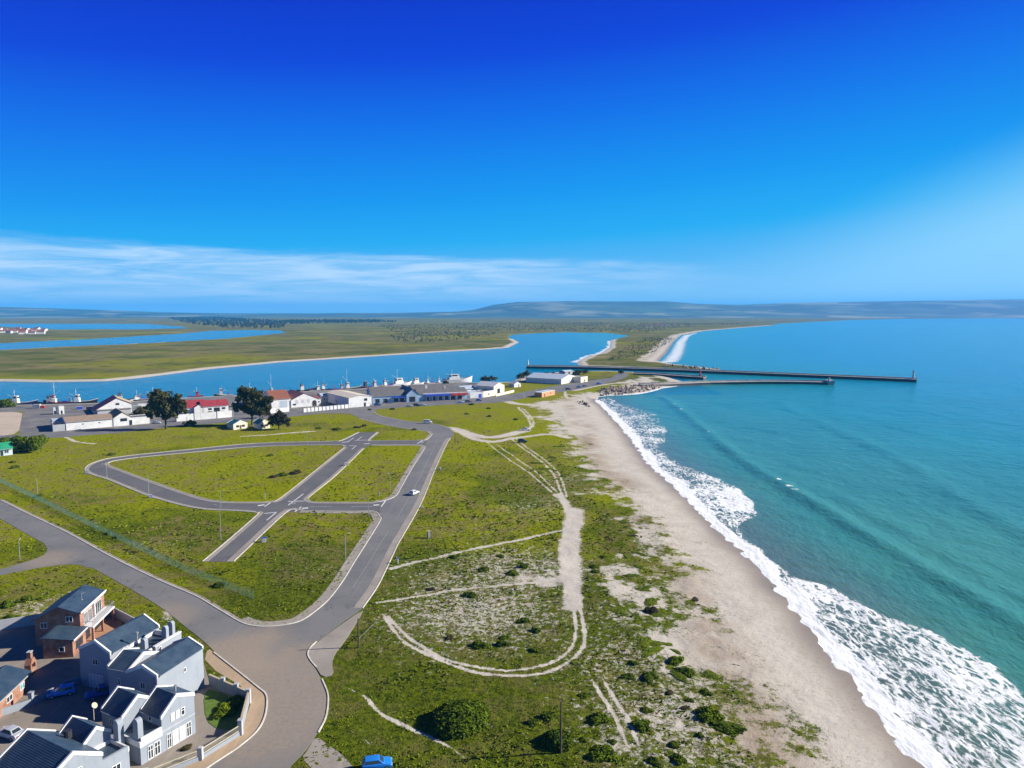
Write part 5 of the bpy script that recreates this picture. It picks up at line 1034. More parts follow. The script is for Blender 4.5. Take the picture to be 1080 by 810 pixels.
car('grey van behind the white perimeter wall, in front of the red roofs', 192, 439.4, 'van', 'grey', 10, HG); car('dark pickup behind the left part of the white perimeter wall', 201, 438.8, 'pickup', 'black', 10, HG); car('black suv behind the middle of the white perimeter wall', 223, 437, 'suv', 'black', 10, HG); car('blue car behind the right part of the white perimeter wall', 236, 436, 'hatch', 'blue', 10, HG); car('silver car under the big eucalyptus, by its trunk', 165, 446.8, 'sedan', 'silver', 10, HG)
car('grey van on the quay road above the warehouse', 96, 432.6, 'van', 'grey', 8, HG)
car('silver sedan in the sunlit yard at the lower left', None, (-71.2, 95.4), 'sedan', 'silver', 160, z=.03)
car('blue hatchback with white roof in the shade beside the gate pillar', None, (-70.8, 106.4), 'hatch', 'bright', 205, z=.03)
car('dark blue pickup in the shade below the large white house', None, (-64.2, 106.2), 'pickup', 'blue', 215, z=.03)
car('bright blue car at the bottom edge on the grass', 398, 809.5, 'hatch', 'bright', 12)

def crate_stack(label, px, py, mat, w_, d_, h):
    x, y = G(px, py); e = thing('container', label, 'container', (x, y, .03), R(random.uniform(0, 40)), 'containers and bins on the quay'); MB().box(-w_ / 2, w_ / 2, -d_ / 2, d_ / 2, 0, h).build('body', mat, e)
    rb = MB()
    for k in np.arange(-w_ / 2 + .2, w_ / 2 - .1, .5): rb.box(k, k + .12, -d_ / 2 - .06, -d_ / 2 - .001, .1, h - .1)
    rb.build('ribs', mat, e); MB().box(-w_ / 2 - .05, w_ / 2 + .05, -d_ / 2 - .08, d_ / 2 + .05, h + .001, h + .12).build('lid', GREYP, e)
for px, py, mt, w_, d_, h, lb in ((39, 430.6, GREYP, 4, 2.4, 2.4, 'grey container beside the quay near the leftmost boats'), (45, 430.4, REDP, 2.5, 2, 1.6, 'red bin on the quay near the leftmost boats'), (84, 431.5, BLUEP, 3, 2, 1.6, 'blue bin on the quay behind the long warehouse'), (145, 432.5, GREYP, 6, 2.5, 2.6, 'long grey container beside the net store'), (150, 430, WHITE, 5, 2.4, 2.5, 'white container beside the net store'), (163, 434, BLUEP, 6, 2.5, 2.6, 'blue container behind the big eucalyptus'), (180, 428, REDP, 6, 2.5, 2.6, 'red container left of the red roofed office'), (186, 431, GREYP, 4, 2.5, 2.4, 'grey container left of the red roofed office'), (252, 428.5, BLUEP, 6, 2.5, 2.6, 'blue container right of the red roofed office'), (262, 430, GREYP, 6, 2.5, 2.6, 'grey container behind the broad dark tree'), (274, 427.5, WHITE, 5, 2.5, 2.6, 'white container left of the boathouse')):
    crate_stack(lb, px, py, mt, w_, d_, h)

# ------------------------------------------------------------------ poles, posts, boxes, fence
def lamp_post(label, px, py, h, arm=1.0, name='street_lamp'):
    x, y, z = at(px, py); e = thing(name, label, 'street lamp', (x, y, z), random.uniform(0, 6), 'thin lamp posts')
    MB().tube([(0, 0, -.3), (0, 0, h)], [.10, .06], 8).build('pole', STEEL, e); MB().tube([(0, 0, h - .05), (arm * .6, 0, h + .25), (arm, 0, h + .28)], .04, 6).build('arm', STEEL, e); MB().box(arm - .05, arm + .55, -.12, .12, h + .2, h + .32).build('lamp_head', GREYP, e)
for px, py, h, lb in ((113, 505.5, 5.5, 'inside the left bend of the loop road'), (157, 524.3, 7.2, 'with a blue box at its foot beside the loop road'), (39.7, 520, 5.5, 'in the grass left of the loop road bend'), (21, 590, 4.5, 'by the side road at the left edge'),
                      (233, 535.5, 5.2, 'on the upper side of the loop road'), (233, 568.6, 9.0, 'in the grass near the green mesh fence'), (364.5, 590, 6.5, 'left of the main road bend'), (389, 545.5, 5.5, 'at the corner of loop road and main road'), (411.5, 518, 6, 'inside the triangular plot by the main road'), (324, 468, 3.6, 'in the grass above the long grassy plot'), (370, 436.3, 5.5, 'before the big plain white warehouse'), (405, 428, 6, 'at the left end of the fish market'), (212, 443.6, 6, 'against the middle of the white perimeter wall')):
    lamp_post('thin grey lamp post ' + lb, px, py, h)
def utility_pole(label, px, py, h, cross=True):
    x, y, z = at(px, py); e = thing('utility_pole', label, 'utility pole', (x, y, z), R(20)); MB().tube([(0, 0, -.3), (0, 0, h)], [.16, .11], 10).build('pole', WOOD, e)
    if cross:
        MB().box(-.9, .9, -.06, .06, h - .5, h - .38).build('crossarm', WOOD, e)
        for k in (-.8, 0, .8): MB().tube([(k, 0, h - .379), (k, 0, h - .2)], .05, 6).build('insulator', WHITE2, e)
    return e
utility_pole('tall dark wooden pole among the dune bushes at the bottom', 591.5, 795, 7.4, False)
e = utility_pole('dark wooden pole with a slanting stay wire beside the traffic corner', 378.3, 683, 5.4, False); q = at(397, 655); MB().tube([(0, 0, 1.6), tuple(Matrix.Rotation(-R(20), 3, 'Z') @ Vector((q[0] - e.location.x, q[1] - e.location.y, q[2] - e.location.z)))], .03, 5).build('stay_wire', STEEL, e)
utility_pole('wooden pole by the kerb below the harbour huts', 480, 468, 4.5, False)
def box_thing(name, label, cat, px, py, w_, d_, h, mat, cap, rz=20):
    x, y, z = at(px, py); e = thing(name, label, cat, (x, y, z), R(rz)); MB().box(-w_ / 2, w_ / 2, -d_ / 2, d_ / 2, -.2, h).build('body', mat, e); MB().box(-w_ / 2 - .06, w_ / 2 + .06, -d_ / 2 - .06, d_ / 2 + .06, h + .001, h + .1).build('lid', cap, e); MB().box(-w_ * .38, w_ * .38, -d_ / 2 - .03, -d_ / 2 - .001, .15, h - .12).build('door', GREYP, e)
box_thing('electricity_box', 'white electricity box with blue side beside the dead end street', 'cabinet', 278.5, 571.5, 1.1, .7, 1.1, WHITE, BLUEP); box_thing('electricity_box', 'beige electricity box beside the cross street on the triangular plot', 'cabinet', 365.5, 491, 1.6, 1.0, 1.1, CREAM, GREYP)
box_thing('electricity_box', 'blue box at the foot of a lamp post on the loop road', 'cabinet', 158.5, 525, .9, .7, 1.0, BLUEP, GREYP); box_thing('electricity_box', 'small dark box on the verge right of the main road', 'cabinet', 464.5, 496, .8, .6, 1.1, DARK, GREYP); box_thing('electricity_box', 'small blue box on the outer kerb of the loop road bend', 'cabinet', 91, 499.5, .7, .6, 1.1, BLUEP, GREYP)
box_thing('stone_pillar', 'brown stone pillar standing alone in the grass right of the main road', 'pillar', 452.3, 567, .8, .8, 1.8, M('brown stone', (0.17, 0.13, 0.09), (0.11, 0.09, 0.065), 1.5, .9, bump=.3), CONC)
box_thing('marker_post', 'short white and blue marker post at the mouth of the sandy path', 'post', 419.5, 594, .4, .35, 1.2, WHITE, BLUEP); box_thing('marker_post', 'short white marker post left of the main road crossing', 'post', 400, 522.5, .25, .2, 1.3, WHITE, WHITE2); box_thing('marker_post', 'short white post at the corner by the cross street', 'post', 279.5, 525.5, .25, .2, 1.7, WHITE, WHITE2); box_thing('marker_post', 'low white stone on the kerb below the driving car', 'post', 445.5, 536, .6, .5, .5, WHITE, WHITE2); box_thing('marker_post', 'white sign post at the edge of the harbour road', 'post', 552.5, 419.6, .5, .3, 2.6, WHITE, WHITE2)
def mesh_fence():
    pts = [at(px, py) for px, py in ((-60, 484), (0, 508.5), (20, 518), (45, 530.5), (75, 546), (105, 560), (135, 574.5), (165, 589), (195, 603), (230, 616.5), (267, 632))]
    e = thing('mesh_fence', 'long sagging pale green wire mesh fence with angled post tops through the grass', 'fence', pts[0]); o = np.array(pts[0]); L = [np.array(p) - o for p in pts]; wire = MB()
    D = []
    for a, b in zip(L[:-1], L[1:]):
        n = max(1, int(np.linalg.norm(b - a) / 3.2))
        D += [a + (b - a) * k / n for k in range(n)]
    D.append(L[-1]); D = [np.array((p[0], p[1], float(ground_h(p[0] + o[0], p[1] + o[1])[0]) - o[2])) for p in D]
    for a, b in zip(D[:-1], D[1:]):
        n = 13
        for k in range(1, n):
            p = a + (b - a) * k / n; wire.box(p[0] - .012, p[0] + .012, p[1] - .012, p[1] + .012, p[2] + .05, p[2] + 1.65)
        d = (b - a) / np.linalg.norm(b - a); nn = np.array((-d[1], d[0], 0)) * .02
        for hh in (.2, .9, 1.6): wire.add([tuple(a - nn + (0, 0, hh)), tuple(b - nn + (0, 0, hh)), tuple(b + nn + (0, 0, hh)), tuple(a + nn + (0, 0, hh)), tuple(a - nn + (0, 0, hh + .04)), tuple(b - nn + (0, 0, hh + .04)), tuple(b + nn + (0, 0, hh + .04)), tuple(a + nn + (0, 0, hh + .04))], [(0, 3, 2, 1), (4, 5, 6, 7), (0, 1, 5, 4), (1, 2, 6, 5), (2, 3, 7, 6), (3, 0, 4, 7)])
    wire.build('wire_mesh', FENCEG, e)
    for p in D[:: max(1, len(D) // 95 + 1)]: MB().tube([(p[0], p[1], p[2] - .3), (p[0], p[1], p[2] + 1.75), (p[0] + .25, p[1] - .2, p[2] + 2.05)], .05, 6).build('post', FENCEG, e)
mesh_fence()

# ------------------------------------------------------------------ vegetation
def leaf_quads(C, Nrm, size, rng, spread=.8):
    n = len(C); d = Nrm + rng.normal(0, spread, (n, 3)); d /= np.linalg.norm(d, axis=1, keepdims=True) + 1e-9
    a = np.cross(d, rng.normal(0, 1, (n, 3))); a /= np.linalg.norm(a, axis=1, keepdims=True) + 1e-9; b = np.cross(d, a)
    s = (size * rng.uniform(.6, 1.3, n))[:, None]
    V = np.stack([C - a * s - b * s * .6, C + a * s - b * s * .6, C + a * s + b * s * .6, C - a * s + b * s * .6], 1).reshape(-1, 3)
    return V, np.arange(4 * n).reshape(n, 4)
def bush_mesh(seed, n, leaf, mat, flat=.75, lumps=9, lump_a=.5):
    rng = np.random.default_rng(seed); D = rng.normal(0, 1, (n, 3)); D[:, 2] = np.abs(D[:, 2]) * 1.0 - .12; D /= np.linalg.norm(D, axis=1, keepdims=True)
    K = rng.normal(0, 1, (lumps, 3)); K[:, 2] = np.abs(K[:, 2]); K /= np.linalg.norm(K, axis=1, keepdims=True); amp = rng.uniform(.4, 1, lumps)
    def rad(D): return (.98 - lump_a * .9) + lump_a * (np.exp(-(1 - D @ K.T) / .13) * amp).max(1)
    C = D * (rad(D) * rng.uniform(.72, 1.10, n))[:, None]; V, F = leaf_quads(C, D, leaf, rng)
    th = np.linspace(0, 2 * np.pi, 17)[:-1]; ph = np.linspace(-.15, np.pi / 2 - .05, 8)
    S = np.array([(np.cos(p) * np.cos(t_), np.cos(p) * np.sin(t_), np.sin(p)) for p in ph for t_ in th]); CV = S * (rad(S) * .84)[:, None]
    CF = [(i * 16 + j, i * 16 + (j + 1) % 16, (i + 1) * 16 + (j + 1) % 16, (i + 1) * 16 + j) for i in range(7) for j in range(16)]
    Vt = np.vstack([V, CV]); Vt[:, 2] *= flat; Ft = np.vstack([F, np.array(CF) + len(V)])
    me = np_mesh('bush', Vt, Ft); me.materials.append(mat); return me
LB = Mleaf('dark bush leaves', (0.038, 0.066, 0.003), (0.105, 0.150, 0.006), .9); LG = Mleaf('green bush leaves', (0.050, 0.085, 0.003), (0.13, 0.175, 0.006), .8); LBR = Mleaf('brown scrub leaves', (0.035, 0.033, 0.014), (0.085, 0.070, 0.030), .8); LSUC = Mleaf('bright dune succulent', (0.06, 0.095, 0.006), (0.15, 0.19, 0.010), .8)
LTREE = Mleaf('tree leaves', (0.030, 0.038, 0.010), (0.105, 0.098, 0.032), .35)
BM = {'dark': [bush_mesh(i, 2600, .085, LB) for i in (1, 2)], 'green': [bush_mesh(i, 2200, .085, LG) for i in (3, 4)], 'brown': [bush_mesh(5, 1500, .08, LBR, .6)], 'flat': [bush_mesh(i, 1200, .10, LSUC, .35, 10, .45) for i in (6, 7)]}
BIG = bush_mesh(20, 16000, .038, LB, .62, 26, .22); BIG2 = bush_mesh(21, 9000, .05, LB, .8, 20, .28)
def bush(label, px, py, rad, kind='dark', group=None, sx=1.0, sz=1.0, mesh=None, rz=None, z=None):
    x, y, zz = at(px, py); o = bpy.data.objects.new('bush', mesh or random.choice(BM[kind])); COL.objects.link(o); o.location = (x, y, zz - .05 if z is None else z); sx *= random.uniform(.95, 1.35) if mesh is None else 1; sz *= random.uniform(.7, 1.0) if mesh is None else 1; o.scale = (rad * sx, rad, rad * sz); o.rotation_euler = (0, 0, random.uniform(0, 6) if rz is None else rz)
    return tag(o, label, 'bush', group)
bush('largest round dark bush, alone in the grass below the looping track', 487, 762, 4.3, mesh=BIG, rz=.4, sx=1.08)
bush('big dark bush right behind the tall wooden pole at the bottom', 588, 785, 2.3, mesh=BIG2)
bush('long bright hedge-like bush at the edge of the sand, right of the twin ruts', 748, 757, 2.3, 'green', sx=1.0, sz=.8); bush('tail end of the long bush at the edge of the sand', 762, 766, 2.0, 'green', sx=1.4, sz=.7, rz=-.6)
bush('bush at the bottom edge left of the twin ruts', 637, 798, 2.3, 'green'); bush('round bush in bare sand left of the twin ruts', 632, 761, 1.6, 'green'); bush('round bush in bare sand right of the twin ruts', 676, 767, 1.6, 'green')
bush('round bright bush in the garden lawn, nearer to the railing', 236, 752, 1.9, 'green', z=.02, sz=1.1); bush('round bright bush in the garden lawn, nearer to the wall corner', 249, 741, 1.7, 'green', z=.02, sz=1.1)
bush('low red flowering shrub before the french doors', 196, 790, .8, 'brown', z=.02)
DG = 'scattered bushes in the dune grass'
for px, py, r_, k, lb in ((541, 605, 1.7, 'green', 'bright green bush in the sand beside the wide track, nearest to it'), (553, 598, 1.4, 'dark', 'bush just behind the bright green bush beside the wide track'), (510, 602, 1.5, 'dark', 'bush left of the bright green pair beside the wide track'), (496, 628, 1.6, 'dark', 'bush on the upper side of the looping track'), (480, 588, 1.3, 'dark', 'bush below the narrow sandy path from the main road'), (528, 587, 1.1, 'green', 'small bush under the narrow sandy path, near its middle'), (506, 682, 1.8, 'dark', 'dark bush inside the loop, lowest and left'), (530, 680, 1.4, 'dark', 'dark bush inside the loop, right of the lowest one'), (552, 655, 1.5, 'dark', 'dark bush in the upper right of the loop'), (566, 665, 1.3, 'dark', 'dark bush inside the loop near its right curve'), (563, 686, 1.3, 'dark', 'dark bush inside the loop close to the lower right curve'), (474, 673, 1.1, 'brown', 'brown bush inside the loop by the left curve'), (455, 622, 1.2, 'brown', 'brown flat bush above the loop near the main road'), (532, 672, 1.2, 'green', 'green bush in the middle of the loop'),
                          (628, 604, 1.2, 'dark', 'bush in the dune fringe right of the wide track'), (636, 587, 1.0, 'green', 'bush in the upper dune fringe right of the wide track'), (627, 598, 1.3, 'green', 'bright bush at the right margin of the wide track'), (688, 645, 1.9, 'brown', 'brown bush at the upper corner of the dune grass'), (712, 698, 1.9, 'green', 'bright bush beside the sand in the upper dune grass'), (723, 710, 2.0, 'green', 'rounded bush by the edge of the beach sand'), (685, 715, 1.8, 'dark', 'dark bush in the middle of the right dune grass'), (662, 714, 1.5, 'dark', 'dark bush left in the right dune grass'), (682, 750, 1.3, 'green', 'green bush right of the ruts, upper one'), (728, 740, .9, 'green', 'small round bush before the long hedge bush'), (738, 778, .8, 'green', 'small bush below the long hedge bush'), (710, 788, 1.1, 'green', 'bush in bare sand near the bottom edge'), (716, 803, 1.5, 'green', 'bush at the bottom edge right of the ruts'), (646, 784, .9, 'green', 'small bush beside the left rut near the bottom'), (616, 781, 1.0, 'green', 'bright small bush right of the big bush behind the pole'), (617, 735, 1.2, 'dark', 'bush left of where the ruts begin'), (578, 758, 1.4, 'dark', 'bush just above the big bush behind the pole'), (563, 764, 1.2, 'dark', 'small dark bush left of the tall pole'), (690, 806, 1.2, 'dark', 'bush at the bottom edge between ruts and hedge bush'), (745, 730, 1.4, 'green', 'bush above the long hedge bush'), (668, 700, 1.1, 'dark', 'bush in the upper left of the right dune grass'), (706, 732, 1.0, 'brown', 'brown bush in the right dune grass'), (722, 748, 1.0, 'brown', 'brown bush left of the long hedge bush'),
                          (26, 634, 2.0, 'dark', 'wide dark bush in the sand above the brick house, middle one'), (44, 631, 1.3, 'green', 'bush right of the wide dark bush above the brick house'), (8, 640, 1.8, 'dark', 'bush at the left edge above the brick houses'), (12, 652, 1.5, 'dark', 'bush at the left edge just above the boundary wall'), (16, 493, 1.6, 'dark', 'dark bush against the mesh fence at the left'), (40, 524, 1.6, 'dark', 'dark bush against the mesh fence below a lamp post'), (115, 563, 1.4, 'dark', 'dark bush against the middle of the mesh fence'), (232, 618, 1.7, 'dark', 'dark bush against the mesh fence near its right end'), (125, 567, 1.5, 'dark', 'second dark bush against the middle of the mesh fence'), (298, 501, 2.4, 'green', 'bush in the middle of the long grassy plot'), (288, 503, 2.0, 'brown', 'brown bush in the long grassy plot'), (312, 499, 2.6, 'brown', 'brown scrub right in the long grassy plot'), (284, 481, 1.7, 'dark', 'dark bush at the top of the long grassy plot'), (355, 453, 2.6, 'green', 'round green bush above the cross street end'), (336, 452, 1.7, 'dark', 'bush left of the round green one above the loop road'), (376, 451, 2.2, 'brown', 'grey brown scrub just above the end of the cross street'), (384, 449.5, 2.0, 'brown', 'second grey brown scrub above the end of the cross street'), (437, 453.5, 1.7, 'dark', 'dark bush on the grass tongue by the main bend'), (390, 432.4, 1.6, 'dark', 'dark bush at the tip of the meadow by the warehouse corner'), (414, 431.8, 1.8, 'brown', 'brown bush at the top edge of the meadow'), (497, 427, 2.2, 'dark', 'dark bush in front of the parked cars by the red shopfront'), (515, 431, 1.7, 'dark', 'dark bush in the upper right of the meadow'), (492, 437, 1.9, 'dark', 'dark bush in the middle of the meadow'), (516, 440, 1.8, 'dark', 'dark bush in the right part of the meadow'), (544, 443, 1.8, 'dark', 'dark bush beside the curved sand track'), (118, 480, 1.8, 'dark', 'dark bush above the left end of the loop road'), (13, 488, 1.5, 'dark', 'dark bush in the grass at the left edge')):
    bush(lb, px, py, r_ * (.78 if px > 600 and py > 690 else .92), k, DG)
for i in range(46):
    t_ = i / 45; px = 570 + 25 * t_ + random.gauss(0, 16); py = 478 + 60 * t_ + random.gauss(0, 8)
    if i > 20: px = 640 + (i - 20) * 3.1 + random.gauss(0, 12); py = 540 + (i - 20) * 7.2 + random.gauss(0, 10)
    bush('flat bright green mat of succulents spilling on to the beach sand', px, py, random.uniform(.7, 1.7), 'flat', 'flat succulent mats at the edge of the beach', random.uniform(1, 1.9), .8)

for i, (px, py, r_) in enumerate(((733, 631, 1.6), (736, 636, 1.0), (664, 551, 1.3), (660, 555, 1.1), (668, 565, 1.8), (676, 566, 1.2), (740, 645, .8), (700, 600, .7), (775, 700, .9), (800, 745, .8), (690, 585, .6), (784, 716, .7))):
    x, y, zz = at(px, py); o = bpy.data.objects.new('seaweed_heap', BM['brown'][0]); COL.objects.link(o); o.location = (x, y, zz - .1); o.scale = (r_, r_ * random.uniform(.4, .8), r_ * .3); o.rotation_euler = (0, 0, random.uniform(0, 6)); tag(o, 'low dark brown heap of seaweed lying on the open beach sand', 'seaweed', 'seaweed heaps on the beach')
def tree(label, px, py, h, blobs, seed, leafmat, leaf=.32, dens=60, trunk_r=.45, group=None, name='tree'):
    x, y, z = at(px, py); e = thing(name, label, 'tree', (x, y, z), 0, group); rng = np.random.default_rng(seed); C = []; Nn = []; tb = MB()
    fork = (0, 0, h * .22); tb.tube([(0, 0, -.5), (.05 * h * .1, 0, h * .12), fork], [trunk_r, trunk_r * .8, trunk_r * .7], 9)
    for bx, by, bz, br_ in blobs:
        n = int(dens * br_ * br_); sub = rng.normal(0, 1, (max(4, int(6 + br_ * 3)), 3)); sub /= np.linalg.norm(sub, axis=1, keepdims=True); sub = sub * br_ * rng.uniform(.45, .95, (len(sub), 1)) * (1, 1, .75); sr = br_ * rng.uniform(.28, .5, len(sub))
        k = rng.integers(0, len(sub), n); D = rng.normal(0, 1, (n, 3)); D /= np.linalg.norm(D, axis=1, keepdims=True)
        C.append(np.array((bx, by, bz)) + sub[k] + D * (sr[k] * rng.uniform(.55, 1.05, n))[:, None]); Nn.append(D)
        mid = ((fork[0] + bx) * .5 + rng.normal(0, .4), (fork[1] + by) * .5, (fork[2] + bz) * .55); tb.tube([fork, mid, (bx, by, bz)], [trunk_r * .5, trunk_r * .3, trunk_r * .1], 6)
        for s_ in sub[:5]: tb.tube([(bx, by, bz - br_ * .2), tuple(np.array((bx, by, bz)) + s_)], [trunk_r * .12, trunk_r * .05], 5)
    tb.build('trunk', BARK, e); V, F = leaf_quads(np.vstack(C), np.vstack(Nn), leaf, rng, 1.0); link('crown', np_mesh('crown', V, F), leafmat, e); return e
tree('tallest big eucalyptus with a dense left crown, beside the long white warehouse', 175, 452.7, 21.5, [(-4, 0, 18, 3.6), (-1, 1, 15.5, 4.6), (-5.5, 0, 14, 3.2), (-3, -1, 10.5, 4.2), (2, 0, 11.5, 4.0), (5.5, 1, 14, 3.2), (8.5, 0, 12.5, 2.8), (7.2, 0, 16.8, 2.0), (4.5, -1, 9, 3.2), (-6.5, 0, 7.5, 2.6), (1, -1, 7, 2.6), (9.5, 0, 9.8, 2.2)], 31, LTREE, .42, 62, .6)
tree('broad dark tree standing between the two cream huts', 266, 448.4, 21, [(-2, 0, 17.5, 4.2), (2.5, 1, 16, 4.0), (-4.5, 0, 14.5, 3.4), (5.5, 0, 12.5, 3.6), (9, 0, 13.5, 3.0), (0, -1, 12, 4.6), (-6.5, 0, 9.5, 3.6), (3.5, -1, 8.5, 4.0), (-1.5, 0, 7.5, 3.4), (8, 1, 9.5, 2.8)], 32, LTREE, .42, 64, .65)
tree('smaller round brown green tree right of the huts', 294, 452.6, 10.5, [(0, 0, 7.4, 3.2), (-2.5, 0, 5.5, 2.8), (2.8, 0, 5.4, 2.9), (.5, -1.2, 4, 2.8), (1.8, 1, 7.6, 2.2), (-3.4, 0, 3.4, 2.0), (4, 0, 3.2, 2.0)], 33, Mleaf('brown green tree leaves', (0.020, 0.022, 0.010), (0.065, 0.055, 0.028), .5), .30, 70, .3)
for i, (px, py, h_, w_, lb) in enumerate(((511, 404.5, 6.5, 3.2, 'left dark tree of the pair behind the ice plant'), (519, 404.2, 7.0, 3.2, 'right dark tree of the pair behind the ice plant'), (549, 400.5, 5.5, 3, 'dark tree at the water edge of the harbour point, left one'), (555, 398.3, 6.5, 3.4, 'tallest dark tree at the water edge of the harbour point'), (559, 401.5, 5, 3.2, 'low dark tree on the harbour point left of the bare lot'), (576, 399.5, 5.5, 3.4, 'dark tree left of the white boat shed'), (583, 398.5, 4.5, 3, 'low dark tree touching the white boat shed'), (607, 397.5, 5.5, 3, 'dark tree just behind the white boat shed'), (611, 395.5, 6, 3.2, 'dark tree above the cream store room'), (618, 395, 5, 2.8, 'dark tree right above the cream store room'), (655, 394.5, 3.5, 2.4, 'low tree by the end of the harbour road'), (470, 406.8, 4, 2.4, 'small dark tree on the quay beside the largest trawler'))):
    tree(lb, px, py, h_, [(0, 0, h_ * .7, w_ * .8), (-w_ * .6, 0, h_ * .5, w_ * .7), (w_ * .6, .4, h_ * .52, w_ * .7)], 50 + i, LTREE, .34, 50, .2, 'dark trees on the harbour point')
for i, (px, py, h_, w_, lb) in enumerate(((149, 440, 6, 3.2, 'bushy tree behind the right end of the long warehouse'), (158, 437, 7, 3.4, 'bushy tree between the warehouse and the big eucalyptus'), (183, 439, 5, 3, 'low bushy tree at the left end of the perimeter wall'), (200, 449.5, 3.0, 2.4, 'round shrub on the verge below the perimeter wall'), (277, 441, 6.5, 3.2, 'bushy tree behind the cream huts'), (5, 429.5, 4.5, 4.5, 'olive shrub mound on the quay at the left edge'))):
    tree(lb, px, py, h_, [(0, 0, h_ * .65, w_ * .8), (-w_ * .7, 0, h_ * .45, w_ * .7), (w_ * .7, .4, h_ * .48, w_ * .7)], 80 + i, LG if i > 4 else LTREE, .34, 55, .2, 'bushy trees along the harbour road')
hedge = thing('hedge', 'tall dense dark green hedge beside the green roofed house', 'hedge', at(26, 477)); rng = np.random.default_rng(5)
C = []; Nn = []
for k in range(26):
    c_ = np.array((rng.uniform(-9, 8), rng.uniform(-3, 4), rng.uniform(2, 5.2))); r_ = rng.uniform(1.6, 2.6); D = rng.normal(0, 1, (380, 3)); D /= np.linalg.norm(D, axis=1, keepdims=True); C.append(c_ + D * r_ * rng.uniform(.7, 1.03, (380, 1)) * (1, 1, .9)); Nn.append(D)
V, F = leaf_quads(np.vstack(C), np.vstack(Nn), .26, rng); link('foliage', np_mesh('foliage', V, F), LG, hedge)
tb = MB()
for k in range(6): tb.tube([(k * 3 - 8, 0, -.3), (k * 3 - 8 + .4, .2, 3.5)], [.18, .08], 6)
tb.build('stems', BARK, hedge)

# ground cover: tufts of grass and low herbs, too many to count
def tufts(n, r0, r1, size, seed, thr=.35):
    rng = np.random.default_rng(seed); r = r0 * (r1 / r0) ** rng.uniform(0, 1, n); th = np.radians(rng.uniform(-40, 40, n)); x, y = r * np.sin(th), r * np.cos(th)
    d, ins = road_dist(x, y); ok = (~ins) & (d > .7) & (sdf(x, y, SANDPOLY) > -12); sd = water_sd(x, y); ok &= sd > 14; x, y, r = x[ok], y[ok], r[ok]
    v = veg_field(x, y); ok = (v > rng.uniform(thr, 1.05, len(v))) & (rng.uniform(0, 1, len(v)) < sstep(420, 130, r)); x, y, r = x[ok], y[ok], r[ok]; n = len(x); z = ground_h(x, y)
    cl = fbm(x, y, 5, 88, 3); big = (.55 + 1.5 * np.clip(cl - .35, 0, 1)) * np.clip(r / 130, .8, 1.7)
    V = []; 
    for k in range(4):
        a = rng.uniform(0, 2 * np.pi, n); wd = size * big * rng.uniform(.7, 1.4, n); hh = size * big * rng.uniform(.25, .8, n); lx = rng.normal(0, 1.1, n) * hh; ly = rng.normal(0, 1.1, n) * hh; ox = rng.normal(0, .3, n) * size; oy = rng.normal(0, .3, n) * size
        ca_, sa_ = np.cos(a) * wd / 2, np.sin(a) * wd / 2
        V.append(np.stack([np.stack([x + ox - ca_, y + oy - sa_, z - .08], 1), np.stack([x + ox + ca_, y + oy + sa_, z - .08], 1), np.stack([x + ox + ca_ * .7 + lx, y + oy + sa_ * .7 + ly, z + hh], 1), np.stack([x + ox - ca_ * .7 + lx, y + oy - sa_ * .7 + ly, z + hh], 1)], 1))
    V = np.concatenate(V, 0).reshape(-1, 3); return V, np.arange(len(V)).reshape(-1, 4), x, y
Vt, Ft, tx, ty = tufts(60000, 60, 420, .28, 3)
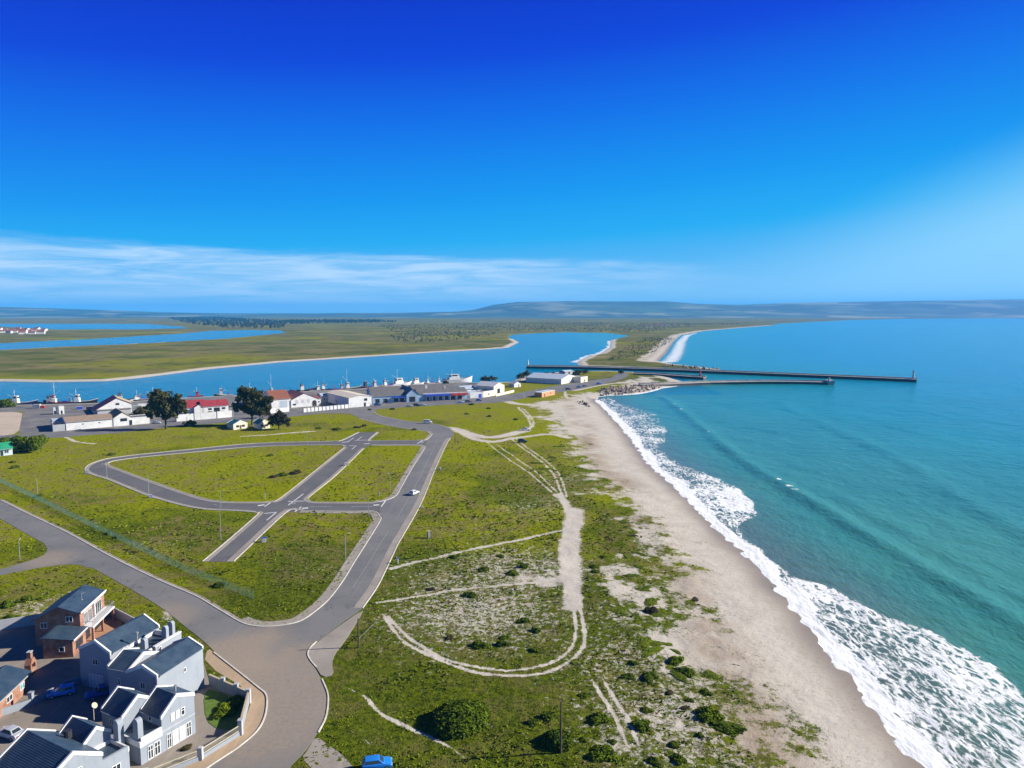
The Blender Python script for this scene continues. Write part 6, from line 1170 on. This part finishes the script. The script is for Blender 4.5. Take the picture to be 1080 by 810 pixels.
def tuft_mat():
    m, t, b = newmat('meadow herbs'); b.inputs['Roughness'].default_value = .7; b.inputs['Specular IOR Level'].default_value = .1; P = N(t, 'ShaderNodeTexCoord').outputs['Object']
    nf = noise(t, P, .9, 4, .7); nm = noise(t, P, .22, 4, .6); nl = noise(t, P, .028, 4, .6)
    c = mix(t, maprange(t, nf, .35, .65), (0.055, 0.084, 0.004), (0.145, 0.180, 0.006)); c = mix(t, maprange(t, nl, .42, .60, 0, .8), c, (0.20, 0.225, 0.004)); c = mix(t, maprange(t, nm, .54, .68, 0, .8), c, (0.15, 0.115, 0.04)); t.links.new(c, b.inputs['Base Color']); return m
gr = link('grass', np_mesh('grass', Vt, Ft), tuft_mat()); gr['kind'] = 'stuff'; gr['label'] = 'meadow grass and low yellow green herbs covering the plots and dunes'
# far wood behind the wetland and scrub, one mass
def far_wood(name, label, polys, n, h0, h1, seed, mat):
    rng = np.random.default_rng(seed); C = []; Nn = []; S = []
    for poly, share in polys:
        P = GL(poly); xs = [p[0] for p in P]; ys = [p[1] for p in P]; x = rng.uniform(min(xs), max(xs), n * share * 3); y = rng.uniform(min(ys), max(ys), n * share * 3); k = inside(x, y, P); x, y = x[k][:n * share], y[k][:n * share]
        for a, b in zip(x, y):
            h = rng.uniform(h0, h1); D = rng.normal(0, 1, (46, 3)); D /= np.linalg.norm(D, axis=1, keepdims=True); C.append(np.array((a, b, h * .55)) + D * (h * .42, h * .42, h * .5)); Nn.append(D); S.append(np.full(46, h * .13))
    V, F = leaf_quads(np.vstack(C), np.vstack(Nn), np.concatenate(S), rng, .8); o = link(name, np_mesh(name, V, F), mat); o['kind'] = 'stuff'; o['label'] = label
far_wood('woods', 'dark far-off wood along the wetland edge', [([(176, 335.5), (230, 334.5), (300, 339), (300, 346.5), (235, 346), (200, 342)], 4), ([(300, 338.5), (395, 338), (420, 340), (300, 342)], 1)], 420, 7, 13, 4, Mleaf('far wood leaves', (0.014, 0.022, 0.010), (0.035, 0.045, 0.018), .02))
far_wood('scrub', 'low dark scrub on the spit by the northern beach', [([(680, 356), (712, 357), (690, 372), (640, 381), (660, 366)], 3)], 300, .8, 2.0, 16, Mleaf('spit scrub leaves', (0.03, 0.04, 0.012), (0.09, 0.085, 0.03), .02))
far_wood('scrub', 'dark low scrub on the flats behind the lagoon', [([(400, 343), (560, 340), (720, 341), (800, 341), (700, 347), (680, 351), (560, 349), (420, 352)], 9), ([(410, 352), (500, 349.5), (530, 352), (480, 360), (420, 362)], 1)], 420, 1.2, 3.6, 6, Mleaf('scrub leaves', (0.025, 0.036, 0.012), (0.075, 0.085, 0.026), .02))
